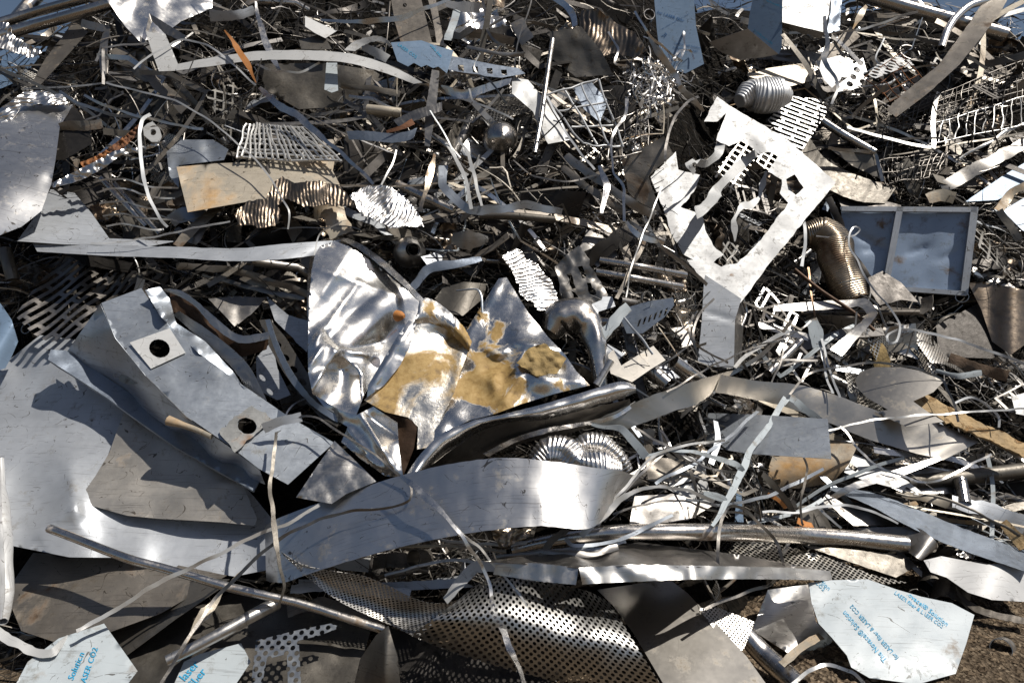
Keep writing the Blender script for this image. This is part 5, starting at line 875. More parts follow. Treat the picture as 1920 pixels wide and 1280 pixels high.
for i, (pts, w_, mt, lb) in enumerate([
    ([(192, 90, .5), (230, 85, .52), (280, 80, .5)], 4, 'wire_white', 'short white rod below the polished curved panel'),
    ([(250, 130, .5), (290, 100, .52), (340, 75, .53), (390, 85, .53), (440, 125, .52), (480, 160, .5)], 4, 'wire_white', 'white wire arching across the angular end of the long white strap'),
    ([(200, 155, .46), (260, 172, .48), (330, 188, .48), (400, 230, .48), (450, 275, .48), (480, 300, .48), (515, 345, .48), (540, 395, .47), (540, 430, .42)], 4, 'wire_pale', 'long pale wire curving down over the tan stained sheet'),
    ([(157, 178, .42), (200, 198, .44), (260, 218, .44), (320, 232, .44), (380, 242, .42)], 6, 'steel', 'thin straight bar above the flanged fitting'),
    ([(112, 170, .36), (150, 195, .4), (210, 215, .42), (260, 222, .42)], 7, 'blue_grey', 'thin blue grey bar rising to the flanged fitting'),
    ([(180, 115, .3), (193, 90, .34), (193, 160, .36)], 6, 'grey', 'dark bent rod below the pipes at the top left'),
    ([(480, 120, .5), (520, 135, .5), (560, 137, .5), (600, 118, .5)], 5, 'wire_pale', 'sagging wire below the long white strap'),
    ([(1190, 20, .46), (1215, 60, .48), (1250, 95, .48), (1280, 115, .46)], 5, 'steel_bright', 'bright thin strip above the tangle of turnings'),
    ([(1140, 60, .4), (1160, 90, .42), (1150, 120, .4), (1175, 125, .38)], 5, 'foil', 'twisted foil thread left of the turnings'),
    ([(1175, 185, .44), (1170, 220, .46), (1148, 260, .46), (1150, 320, .46), (1168, 350, .46), (1170, 415, .44)], [8, 6, 5, 5, 7, 6], 'foil', 'long twisted foil cord hanging in the upper centre'),
    ([(1246, 300, .44), (1250, 270, .46), (1268, 215, .46), (1290, 190, .46), (1310, 180, .44)], 6, 'wire_grey', 'grey curved wire left of the ragged white plate'),
    ([(1025, 180, .42), (1050, 230, .44), (1085, 280, .45), (1115, 318, .44)], 5, 'wire_white', 'white bent rod down the left side of the wire grid'),
    ([(1545, 30, .42), (1550, 75, .44), (1545, 110, .46), (1565, 145, .46), (1570, 170, .46), (1560, 195, .44)], [6, 8, 12, 8, 6, 6], 'satin', 'wavy satin strap hanging below the white battered box'),
    ([(1600, 55, .4), (1615, 25, .42), (1625, 12, .4)], [3, 12, 8], 'tan_sheet', 'small tan blade pointing up right of the white battered box'),
    ([(1470, 338, .63), (1490, 372, .65), (1508, 420, .64), (1510, 460, .62), (1503, 500, .6)], 7, 'wire_white', 'bright white rod curving over the right half of the ragged plate'),
    ([(1290, 470, .3), (1330, 535, .36), (1245, 465, .36), (1215, 440, .3)][:0] or [(1180, 415, .34), (1240, 462, .38), (1290, 500, .38), (1325, 535, .36)], 8, 'grey', 'dark bar running down to the tip of the steel box'),
    ([(1240, 350, .4), (1205, 440, .42), (1185, 500, .42), (1175, 560, .4)], 3, 'wire_pale', 'fine bright wire left of the lower ragged plate'),
    ([(1208, 452, .34), (1180, 510, .38), (1155, 560, .36)], 9, 'tarnish', 'slim brown bar leaning left of the ragged plate'),
    ([(1340, 560, .36), (1310, 590, .38), (1300, 640, .38), (1335, 665, .38), (1365, 680, .36)], 5, 'wire_grey', 'grey wire bowed in front of the steel box'),
    ([(1300, 590, .36), (1295, 630, .38), (1312, 668, .38)], 5, 'wire_grey', 'short grey wire left of the steel box'),
    ([(1250, 735, .36), (1330, 690, .42), (1400, 655, .44), (1480, 630, .44), (1520, 600, .42)], 4, 'wire_grey', 'long wire rising right past the steel box foot'),
    ([(1378, 688, .4), (1400, 665, .42), (1440, 640, .43), (1480, 620, .42)], 9, 'wire_pale', 'broad pale strap right of the steel box foot'),
    ([(1480, 740, .44), (1510, 705, .46), (1560, 690, .46), (1640, 680, .48), (1720, 692, .5), (1770, 715, .5), (1790, 760, .5), (1795, 790, .5)], 5, 'wire_grey', 'grey wire arching over the fish shaped sheet'),
    ([(1475, 825, .42), (1540, 810, .46), (1620, 790, .5), (1700, 780, .5), (1780, 775, .5), (1860, 770, .5), (1930, 765, .5)], 4.5, 'wire_pale', 'long pale wire lying level across the satin band at right'),
    ([(1790, 755, .46), (1820, 745, .46), (1850, 758, .46), (1870, 780, .45), (1872, 800, .44)], 5, 'wire_white', 'white wire hoop before the chipboard strip'),
    ([(1540, 635, .4), (1555, 690, .42), (1575, 745, .42)], 5, 'wire_white', 'white rod falling left of the fish shaped sheet'),
    ([(1538, 640, .38), (1548, 700, .4), (1560, 738, .4)], 5, 'wire_white', 'second white rod, steeper, left of the fish shaped sheet'),
    ([(1520, 600, .36), (1530, 620, .38), (1535, 650, .38)], [22, 24, 20], 'film', 'pale blue tab above the white rods'),
    ([(170, 455, .42), (240, 452, .42), (310, 440, .42), (370, 425, .42), (430, 415, .4)], 4, 'wire_white', 'white wire lying on the light flat plate at left'),
    ([(480, 3, .4), (492, 60, .42), (510, 110, .44), (525, 135, .44)], [5, 11, 13, 8], 'foil', 'twisted foil rope falling across the top left of centre'),
    ([(485, 165, .42), (520, 195, .44), (560, 220, .45), (600, 255, .46), (650, 295, .46), (700, 345, .46)], [9, 14, 13, 9, 8, 7], 'foil', 'long twisted silver rope crossing above the pale basket'),
    ([(600, 38, .4), (680, 40, .44), (750, 35, .44), (800, 15, .44), (850, -5, .42)], [5, 10, 10, 6], 'foil', 'twisted foil rope across the broad brown plate'),
    ([(815, 290, .42), (808, 320, .44), (800, 350, .44), (788, 395, .42)], [7, 14, 9, 10], 'foil_brown', 'crumpled brown foil scrap hanging right of the torn foil fan'),
    ([(742, 282, .44), (735, 310, .45), (715, 345, .44)], 4, 'wire_pale', 'short pale wire above the torn foil fan'),
    ([(835, 8, .44), (870, 12, .46), (900, 14, .44)], [10, 18, 18], 'white_bright', 'bright curved tab at the top centre'),
    ([(840, 76, .4), (850, 50, .42), (856, 15, .42)], [14, 14], 'film', 'pale hanging tab under the bright curved tab'),
    ([(1030, -10, .4), (1060, 10, .42), (1075, 30, .42), (1078, 48, .4)], 11, 'steel_bright', 'bright curved hoop left of the shaded wrinkled foil'),
    ([(905, 0, .42), (912, 50, .44), (930, 80, .44), (965, 92, .4)], 6, 'wire_grey', 'grey strap bending down right of the bright tab'),
    ([(880, 165, .42), (890, 190, .44), (930, 208, .44), (960, 225, .42)], 4, 'wire_pale', 'thin pale wire loop left of the round strainer'),
    ([(640, 415, .5), (600, 440, .46), (590, 478, .42)], 3, 'wire_pale', 'fine wire above the crumpled polished sheet'),
    ([(600, 110, .3), (900, 150, .3), (940, 180, .3)][:0] or [(820, 150, .44), (850, 138, .46), (900, 142, .46), (935, 170, .46), (950, 195, .44)], 4, 'wire_grey', 'dark wire hoop over the bright trough fold'),
    ([(1575, 800, .35), (1640, 870, .36), (1740, 905, .36), (1800, 880, .36), (1860, 850, .36)], 5, 'steel', 'thin bar bent into a shallow V at lower right'),
    ([(1480, 1285, .2), (1540, 1245, .22), (1600, 1262, .2), (1630, 1290, .18)], 8, 'satin', 'light strap loop on the gravel left of the lettered sheet'),
    ([(1465, 1245, .24), (1500, 1215, .26), (1540, 1190, .24)], 14, 'tan_sheet', 'tan strip poking out at the left edge of the lettered sheet'),
]):
    strap('metal_strip' if 'strap' in lb or 'strip' in lb or 'tab' in lb or 'foil' in lb else 'wire', lb, 'wire' if 'wire' in lb or 'rod' in lb else 'metal strip', pts, w_, mt, roll=(12*(i % 3), -15+8*(i % 4)))
# bottom centre and bottom right odds
sheet('curved_sheet', 'rounded grey sheet lying at the bottom between the slanting and lettered sheets', 'bent sheet', [(1440, 1105), (1515, 1095), (1530, 1165), (1590, 1230), (1540, 1235), (1480, 1225), (1410, 1180)], 'steel', d=.08, n=(.2, -.5, .8), bend=[(50, .05, 170, 20)], short='rounded grey sheet')
tube('pipe', 'wide brown pipe lying at the bottom edge left of the lettered sheet', 'steel pipe', [(1380, 1170, .1), (1430, 1225, .1), (1500, 1290, .1)], [34, 40], 'tube', k=20, short='wide pipe at the bottom')
sheet('punched_offcut', 'grey punched frame offcut at the bottom left of centre', 'punched offcut', [(480, 1200), (560, 1180), (620, 1168), (640, 1175), (600, 1190), (560, 1200), (565, 1290), (540, 1290), (538, 1225), (500, 1235), (490, 1290), (470, 1290)], 'perf_small', d=.18, n=(0, -.6, .8), short='punched frame offcut')
sheet('dark_cone', 'dark pointed folded sheet rising at the bottom centre', 'folded sheet', [(660, 1300), (675, 1235), (705, 1190), (728, 1172), (745, 1230), (752, 1300)], 'grey_dull', d=.2, n=(-.5, -.8, .3), creases=[(726, 1175, 720, 1290, .05, 20)], short='dark pointed sheet')
sheet('white_sheet', 'white sheet seen under the left part of the shiny band', 'white sheet', [(610, 1055), (650, 1040), (698, 1030), (690, 1072), (640, 1068)], 'white_bright', d=.1)
ribbon2('flat_bar', 'light flat bar under the shiny band leading to the perforated sheet', 'flat bar', [(560, 1085, .1), (700, 1092, .12), (840, 1085, .15), (860, 1086, .15)], [(560, 1100, .1), (700, 1108, .12), (850, 1102, .15), (890, 1100, .15)], 'pale_sheet')
strap('metal_strip', 'white bent bracket arm left of the perforated roll', 'bracket', [(835, 1125, .3), (860, 1095, .34), (895, 1062, .36), (960, 1062, .36)], [16, 20, 22, 18], 'white_bright', roll=(20, 10))
# ================================================================== second tier: recognisable pieces between the large ones
def RB(name, label, cat, A, B, mat, **kw): return ribbon2(name, label, cat, A, B, mat, **kw)
T2 = [  # flat bars, planks, rails: (label, category, name, centre line (x, y, d), widths in photo px, material, roll)
    ('brown rail slanting down between the long white strap and the tan stained sheet', 'rail', 'rail', [(215, 92, .26), (280, 145, .28), (350, 205, .26)], [26, 24], 'tarnish', (20, 20)),
    ('narrow brown rail parallel to the brown slanting rail, upper left', 'rail', 'rail', [(300, 135, .24), (355, 180, .26), (395, 232, .22)], [12, 14], 'grey_dull', (-20, -20)),
    ('brown plank standing left of the flanged fitting', 'flat bar', 'flat_bar', [(115, 240, .28), (150, 236, .3), (190, 232, .3)], [16, 18], 'tarnish', (0, 10)),
    ('long angled bar crossing down right toward the ragged plate tip', 'angle bar', 'long_bar', [(1060, 290, .3), (1120, 335, .32), (1180, 378, .32), (1225, 402, .3)], [14, 17], 'grey', (10, 0)),
    ('second angled bar below the first, upper centre right', 'angle bar', 'long_bar', [(1055, 315, .26), (1115, 362, .28), (1170, 395, .26)], [12, 14], 'tarnish', (0, 10)),
    ('black box beam slanting up right behind the torn slotted sheet', 'box beam', 'box_beam', [(1100, 490, .12), (1150, 455, .16), (1200, 422, .16)], [30, 34], 'dark', (0, 0)),
    ('upper of two long tan planks under the flat bar at lower right', 'plank strip', 'plank_strip', [(1690, 925, .18), (1760, 940, .2), (1860, 968, .2)], [13, 15], 'tan_sheet', (10, 10)),
    ('lower of two long tan planks under the flat bar at lower right', 'plank strip', 'plank_strip', [(1700, 990, .16), (1780, 1005, .18), (1858, 1028, .16)], [18, 26], 'tan_sheet', (30, 20)),
    ('pale sheet strip curving to the right frame edge above the flat bar', 'sheet strip', 'sheet_strip', [(1785, 940, .22), (1850, 955, .24), (1925, 985, .22)], [24, 34], 'pale_sheet', (20, 10)),
    ('dark thin rail crossing above the pale sheet strip at lower right', 'rail', 'rail', [(1680, 925, .26), (1770, 935, .28), (1850, 970, .28), (1925, 1010, .26)], [6, 7], 'grey_dull', (10, 0)),
    ('grey angled bar rising to the right frame edge above the panel corner', 'flat bar', 'flat_bar', [(1765, 352, .2), (1840, 312, .22), (1930, 262, .24)], [24, 22], 'grey', (10, 0)),
    ('thin light bar above the grey angled bar at the right edge', 'flat bar', 'flat_bar', [(1800, 300, .24), (1860, 262, .26), (1930, 225, .26)], [6, 6], 'steel', (0, 0)),
    ('small tan block strip above the blue framed panel', 'block', 'metal_block', [(1738, 372, .22), (1765, 366, .24), (1790, 372, .22)], [20, 22], 'tan_sheet', (10, 10)),
    ('grey bar leaning left of the blue framed panel', 'flat bar', 'flat_bar', [(1545, 395, .14), (1560, 380, .16), (1575, 455, .14)], [10, 12], 'blue_grey', (0, 0)),
    ('thick dark cable running down left of the blue framed panel', 'cable', 'thick_cable', [(1552, 372, .2), (1572, 410, .22), (1592, 470, .24), (1640, 535, .24), (1680, 560, .2)], [12, 14, 12], 'dark', (0, 20)),
    ('brown sloping beam right of the fish shaped sheet', 'beam', 'beam', [(1780, 672, .16), (1830, 690, .18), (1890, 706, .16)], [18, 22], 'bark_wood', (0, 0)),
    ('pale blue strip above the fish shaped sheet right end', 'metal strip', 'pale_strip', [(1755, 695, .2), (1800, 704, .22), (1842, 698, .2)], [9, 12], 'film', (0, 10)),
    ('light crossing strip in the lower left fan under the shiny band', 'metal strip', 'fan_strip', [(545, 1105, .14), (620, 1098, .16), (700, 1106, .16), (770, 1118, .14)], [16, 22], 'pale_sheet', (20, 10)),
    ('grey plate strip under the bent steel rod end', 'metal strip', 'fan_strip', [(540, 1145, .1), (600, 1130, .12), (660, 1150, .12), (720, 1172, .1)], [20, 26], 'tarnish', (20, 10)),
    ('pale curved strip in the dark gap under the shiny band', 'metal strip', 'fan_strip', [(720, 1080, .2), (780, 1062, .22), (840, 1050, .22), (900, 1052, .2)], [6, 8], 'pale_sheet', (0, 10)),
    ('topmost long strip in the fan under the middle of the shiny band', 'metal strip', 'fan_strip', [(700, 1030, .2), (790, 1024, .24), (880, 1026, .24), (950, 1032, .22)], [6, 9], 'tan_sheet', (0, 10)),
    ('white strip in the fan right of the coppery foil', 'metal strip', 'fan_strip', [(800, 1008, .22), (870, 1018, .26), (960, 1020, .26), (1040, 1005, .24)], [6, 9], 'white_bright', (0, 10)),
    ('broad grey strip in the fan before the tray top', 'metal strip', 'fan_strip', [(930, 1045, .34), (1010, 1034, .36), (1100, 1040, .36), (1160, 1024, .34)], [9, 12], 'grey', (0, 20)),
    ('thin straight bar standing in the gap left of the steel box', 'thin bar', 'thin_bar', [(1170, 595, .3), (1200, 630, .32), (1224, 664, .32)], [5, 6], 'pale_sheet', (0, 0)),
    ('pale blue strip slanting below the torn slotted sheet', 'metal strip', 'pale_strip', [(1128, 630, .24), (1155, 598, .26), (1180, 576, .26)], [20, 22], 'film', (0, 10)),
    ('blue grey box edge right of the bent casing in the middle', 'metal strip', 'box_edge', [(855, 545, .26), (895, 542, .3), (905, 585, .28)], [4, 5], 'galvanised', (0, 0)),
    ('broad dark strip curving from the round motor ring to the right', 'metal strip', 'dark_strip', [(770, 540, .16), (800, 505, .2), (850, 495, .22), (900, 485, .2)], [16, 18, 12], 'blue_grey', (10, 20)),
    ('grey leaf shaped offcut strip above the torn bright foil', 'metal strip', 'leaf_strip', [(848, 448, .22), (875, 452, .26), (915, 448, .22)], [22, 40, 10], 'grey', (0, 0)),
    ('flat dark bar seen under the long level strip', 'flat bar', 'flat_bar', [(330, 500, .14), (430, 505, .18), (520, 530, .18), (585, 552, .14)], [12, 14], 'tarnish', (0, 0)),
    ('second flat bar under the long level strip, lighter', 'flat bar', 'flat_bar', [(380, 515, .1), (470, 540, .14), (570, 558, .12)], [9, 11], 'grey', (10, 10)),
    ('leaning rail right of the slotted grille', 'rail', 'rail', [(330, 430, .22), (365, 452, .24), (385, 408, .22)], [12, 14], 'grey', (0, 0)),
    ('slim brown plank leaning under the tan stained sheet', 'flat bar', 'flat_bar', [(332, 462, .3), (365, 425, .3), (405, 388, .28)], [16, 18], 'tarnish', (0, 10)),
    ('light square plate strip under the bright torn foil fan', 'flat plate', 'plate_strip', [(590, 390, .26), (620, 395, .3), (640, 440, .28)], [40, 46], 'tan_sheet', (10, 0)),
    ('slate folded strip below the tan stained sheet', 'metal strip', 'slate_strip', [(320, 415, .24), (345, 400, .28), (380, 405, .26)], [24, 30], 'blue_grey', (10, 30)),
    ('brown bar along the right edge of the dark polished panel', 'flat bar', 'flat_bar', [(640, 160, .26), (690, 165, .28), (750, 178, .26)], [10, 12], 'tarnish', (0, 10)),
    ('grey stepped bar under the bright trough fold', 'flat bar', 'flat_bar', [(655, 180, .3), (700, 186, .32), (735, 205, .3)], [8, 10], 'pale_sheet', (20, 0)),
    ('bright folded strip between the arched band and the toothed film sheet', 'metal strip', 'bright_strip', [(680, 88, .44), (705, 98, .46), (728, 112, .44)], [14, 18], 'white_bright', (0, 20)),
    ('light bar at the top between the twisted foil ropes', 'flat bar', 'flat_bar', [(395, 30, .42), (440, 28, .44), (478, 18, .42)], [20, 14], 'pale_sheet', (10, 0)),
    ('dark square plate at the top left of the wrinkled foil', 'flat plate', 'plate_strip', [(968, 40, .3), (978, 60, .32), (990, 78, .3)], [24, 26], 'grey', (0, 0)),
    ('shaded bar right of the toothed film sheet near the top', 'flat bar', 'flat_bar', [(880, 62, .32), (925, 70, .34), (965, 80, .32)], [16, 14], 'tarnish', (0, 0)),
    ('pale strip crossing above the notched plate', 'metal strip', 'pale_strip', [(875, 88, .36), (920, 98, .38), (985, 104, .36)], [8, 10], 'grey', (20, 10)),
]
for lb, cat, nm, pts, w_, mt, rl in T2: strap(nm, lb, cat, pts, w_, mt, roll=rl, th=.003, camber=.004)
T3 = [  # pipes and rods
    ('upper of two brown pipes in the gap left of the ragged plate tip', [(1125, 488, .1), (1200, 500, .14), (1285, 516, .12)], 11, 'tube'),
    ('lower of two brown pipes in the gap left of the ragged plate tip', [(1118, 510, .1), (1190, 522, .12), (1278, 538, .1)], 12, 'tube'),
    ('open dark pipe end in the gap under the shiny band', [(775, 1046, .2), (800, 1046, .12)], 30, 'grey_dull'),
    ('dark pipe lying level at the right edge below the white wire', [(1700, 905, .14), (1800, 895, .16), (1930, 880, .14)], 26, 'grey_dull'),
    ('upright grey pipe stub below the dark level pipe at right', [(1800, 900, .2), (1808, 945, .22)], 22, 'tube'),
    ('brown pipe slanting under the slim upright flat bars, upper centre', [(745, 345, .28), (800, 372, .3), (850, 395, .28)], 14, 'tube'),
    ('slim bright pipe slanting down right below the flat bars', [(812, 255, .3), (840, 275, .32), (862, 300, .3)], 10, 'tube'),
    ('dark pipe right of the crumpled light rod', [(900, 405, .26), (960, 405, .28), (1040, 412, .26)], 12, 'grey_dull'),
    ('threaded brown pipe above the curled strip near the flat bars', [(690, 205, .3), (720, 208, .32), (752, 212, .3)], 16, 'tan_sheet'),
    ('tilted pipe leaning at right of the steel box foot', [(1440, 700, .2), (1470, 670, .22), (1500, 640, .2)], 14, 'tube'),
    ('short thick pipe lying behind the open pipe end', [(1250, 720, .14), (1215, 690, .14), (1240, 735, .12)][:2], 28, 'tube'),
    ('standing dark pipe pair piece at the left edge above the pale sheet', [(10, 470, .2), (18, 500, .2), (24, 525, .16)], 20, 'grey_dull'),
]
for lb, pts, w_, mt in T3: tube('loose_pipe', lb, 'steel pipe', pts, w_, mt, k=18)
# fan of wires left of the hanging white cable
for i, (y0, y1, y2, x1, lb) in enumerate([(342, 335, 352, 335, 'topmost'), (362, 352, 372, 328, 'second'), (382, 378, 392, 330, 'third'), (405, 400, 410, 325, 'fourth'), (425, 420, 428, 305, 'lowest')]):
    strap('rack_wire', f'{lb} of the fanned pale wires below the silver foil ribbon', 'wire', [(175+i*6, y0, .26), (230, y1, .3), (280, (y1+y2)/2+6, .3), (x1, y2, .26)], 4, 'wire_pale')
for i, (a, b, lb) in enumerate([((190, 335), (275, 425), 'left'), ((215, 345), (300, 440), 'right')]):
    tube('rack_rod', f'{lb} of two slanting rods behind the fanned pale wires', 'steel rod', [(a[0], a[1], .24), ((a[0]+b[0])/2, (a[1]+b[1])/2, .26), (b[0], b[1], .24)], 8, 'tube', k=10)
# arched strips right of the shiny band
for i, (pts, w_, mt, lb) in enumerate([
    ([(1120, 985, .34), (1150, 940, .36), (1200, 880, .38), (1230, 852, .38), (1290, 830, .38), (1360, 825, .36)], 6, 'wire_pale', 'outer arched wire rising from the shiny band end'),
    ([(1130, 978, .32), (1165, 930, .34), (1220, 870, .36), (1255, 840, .36)], 6, 'grey', 'inner arched wire rising from the shiny band end'),
    ([(1150, 965, .3), (1200, 945, .32), (1280, 938, .32), (1330, 955, .3), (1400, 965, .3)], 5, 'wire_grey', 'flat arched wire above the long bright pipe'),
    ([(1190, 800, .34), (1250, 835, .36), (1330, 880, .34), (1400, 890, .32)], 6, 'wire_grey', 'wire sagging from the pale blue elbow strip'),
    ([(1230, 905, .3), (1300, 870, .32), (1370, 815, .34), (1420, 770, .34)], 7, 'galvanised', 'straight strip slanting up right to the satin band'),
    ([(1250, 850, .28), (1290, 875, .3), (1310, 930, .3), (1300, 970, .28)], 8, 'grey_dull', 'dark strip hanging below the arched wires'),
    ([(1430, 890, .32), (1465, 925, .34), (1495, 965, .32)], 12, 'grey_dull', 'dark flat bar slanting before the curved tan sheet'),
    ([(1340, 790, .3), (1345, 830, .32), (1335, 870, .3)], 12, 'pale_sheet', 'short upright strip on the blue grey rectangular sheet'),
    ([(1230, 690, .3), (1290, 650, .32), (1300, 600, .3)], 4, 'wire_grey', 'thin wire crossing beside the L shaped offcut'),
    ([(1650, 60, .3), (1720, 70, .34), (1800, 100, .34), (1850, 130, .3)], 7, 'grey_dull', 'dark strap crossing below the thick pipe at top right'),
    ([(1480, 60, .36), (1580, 62, .38), (1660, 40, .38), (1720, 25, .36)], 5, 'wire_pale', 'pale wire running right from the white battered box'),
    ([(1600, 165, .34), (1680, 150, .36), (1640, 110, .36), (1660, 70, .34)], 3, 'wire_white', 'thin looping white wire below the thick top right pipe'),
    ([(1550, 185, .34), (1620, 150, .36), (1700, 130, .36), (1790, 120, .34)], 4, 'wire_grey', 'grey wire between the pale slotted sheet and the leaning flat bar'),
    ([(1470, 460, .3), (1440, 500, .3), (1500, 540, .3)], 4, 'wire_dark', 'dark bent wire left of the brown flexible duct'),
    ([(1440, 560, .34), (1478, 600, .36), (1470, 660, .36), (1445, 720, .34)], 4, 'wire_grey', 'bowed grey wire left of the curled grey strip'),
    ([(1515, 500, .36), (1520, 560, .38), (1530, 610, .36)], 4, 'copper', 'brown bent wire crossing the curled grey strip'),
    ([(1610, 550, .36), (1640, 565, .36), (1665, 615, .34)], 4, 'wire_pale', 'short pale wire ending near the coiled white wire'),
    ([(1640, 645, .2), (1650, 665, .24), (1655, 690, .24)], 26, 'mineral_wool', 'clump of beige wool above the fish shaped sheet'),
    ([(900, 100, .34), (890, 130, .36), (905, 150, .34)], 4, 'wire_pale', 'short pale hook wire near the notched plate'),
    ([(960, 300, .34), (1000, 330, .36), (1060, 340, .36), (1120, 330, .34)], 4, 'wire_grey', 'grey wire under the white wire grid'),
    ([(700, 440, .3), (650, 425, .34), (560, 425, .34), (480, 432, .3)], 3, 'wire_grey', 'thin wire under the dark torn foil'),
    ([(1175, 415, .4), (1195, 440, .4), (1245, 455, .4)], [8, 12, 8], 'foil', 'twisted foil end running to the ragged plate'),
    ([(1125, 310, .34), (1140, 350, .36), (1130, 400, .34)], [8, 14, 8], 'foil', 'crumpled foil strip under the long twisted foil cord'),
]):
    strap('arched_strip' if 'strip' in lb or 'bar' in lb else 'bent_wire', lb, 'metal strip' if 'strip' in lb or 'foil' in lb else 'wire', pts, w_, mt, roll=(10*(i % 4), -20+10*(i % 5)))
# dark sheets in the shade
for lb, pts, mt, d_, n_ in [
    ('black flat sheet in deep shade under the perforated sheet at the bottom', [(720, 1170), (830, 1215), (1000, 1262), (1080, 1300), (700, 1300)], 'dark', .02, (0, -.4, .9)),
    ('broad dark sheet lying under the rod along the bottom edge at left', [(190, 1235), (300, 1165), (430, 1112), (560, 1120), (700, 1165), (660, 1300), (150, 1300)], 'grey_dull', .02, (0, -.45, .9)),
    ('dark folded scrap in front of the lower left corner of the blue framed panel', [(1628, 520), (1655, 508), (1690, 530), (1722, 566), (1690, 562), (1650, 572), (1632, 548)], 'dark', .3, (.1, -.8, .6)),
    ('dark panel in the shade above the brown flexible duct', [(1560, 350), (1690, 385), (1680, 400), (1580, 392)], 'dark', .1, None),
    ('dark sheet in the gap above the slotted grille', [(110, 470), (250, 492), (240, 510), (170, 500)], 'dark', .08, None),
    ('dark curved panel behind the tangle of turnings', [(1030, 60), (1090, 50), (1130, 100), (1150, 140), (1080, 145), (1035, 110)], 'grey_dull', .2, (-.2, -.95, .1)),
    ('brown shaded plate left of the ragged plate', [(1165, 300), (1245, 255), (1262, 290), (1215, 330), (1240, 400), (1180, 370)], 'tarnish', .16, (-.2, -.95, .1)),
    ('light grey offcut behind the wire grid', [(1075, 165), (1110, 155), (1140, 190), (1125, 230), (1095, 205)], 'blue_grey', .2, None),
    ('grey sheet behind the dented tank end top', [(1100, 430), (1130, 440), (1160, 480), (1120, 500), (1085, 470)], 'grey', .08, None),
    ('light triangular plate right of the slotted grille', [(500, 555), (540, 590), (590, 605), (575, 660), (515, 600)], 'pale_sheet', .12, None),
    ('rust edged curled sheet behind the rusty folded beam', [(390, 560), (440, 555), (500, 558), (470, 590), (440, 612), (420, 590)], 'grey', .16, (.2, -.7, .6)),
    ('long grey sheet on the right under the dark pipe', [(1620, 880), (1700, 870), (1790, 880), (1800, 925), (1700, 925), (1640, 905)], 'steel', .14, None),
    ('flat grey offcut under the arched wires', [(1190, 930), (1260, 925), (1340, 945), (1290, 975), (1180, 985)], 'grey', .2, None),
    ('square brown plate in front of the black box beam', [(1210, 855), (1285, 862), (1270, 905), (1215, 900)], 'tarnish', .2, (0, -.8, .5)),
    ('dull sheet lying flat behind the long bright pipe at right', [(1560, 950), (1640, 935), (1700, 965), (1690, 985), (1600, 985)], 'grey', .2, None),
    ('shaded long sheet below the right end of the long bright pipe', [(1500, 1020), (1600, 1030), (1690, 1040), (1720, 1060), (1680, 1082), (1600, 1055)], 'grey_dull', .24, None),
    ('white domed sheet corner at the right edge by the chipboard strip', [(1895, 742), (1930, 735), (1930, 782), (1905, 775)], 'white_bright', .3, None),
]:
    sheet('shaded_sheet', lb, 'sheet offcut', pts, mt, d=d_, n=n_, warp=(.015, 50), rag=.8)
# ================================================================== loose scrap between and behind the traced pieces
rf = random.Random(2024)
def bez(L, bend, n):                            # wandering centre line of length L
    a = rf.uniform(-.3, .3); b = rf.uniform(-.2, .2); p = np.zeros(3); out = [p.copy()]; ka = rf.gauss(0, bend); kb = rf.gauss(0, bend*.5)
    kink = [rf.randrange(2, n) for _ in range(rf.choice([0, 1, 1, 2, 3]))]
    for k in range(n-1):
        if rf.random() < .25: ka = rf.gauss(0, bend); kb = rf.gauss(0, bend*.5)
        if k in kink: a += rf.choice([-1, 1])*rf.uniform(.5, 1.5)
        a += ka/n*3; b += kb/n*3
        p = p+np.array([math.cos(a)*math.cos(b), math.sin(a)*math.cos(b), math.sin(b)])*L/(n-1); out.append(p.copy())
    C = np.array(out); return C-C.mean(0)
Zv = np.array([0, 0, 1.0])
def g_strip():
    L = rf.uniform(.25, 1.0); return strap_mesh(bez(L, .75, 22), rf.choice([.008, .012, .016, .022, .032]), .0016, Zv, rf.uniform(-70, 70), rf.uniform(-90, 90), 1)
def g_wire():
    L = rf.uniform(.3, 1.3); return tube_mesh(bez(L, 1.15, 26), rf.choice([.002, .003, .004, .006]), 5)
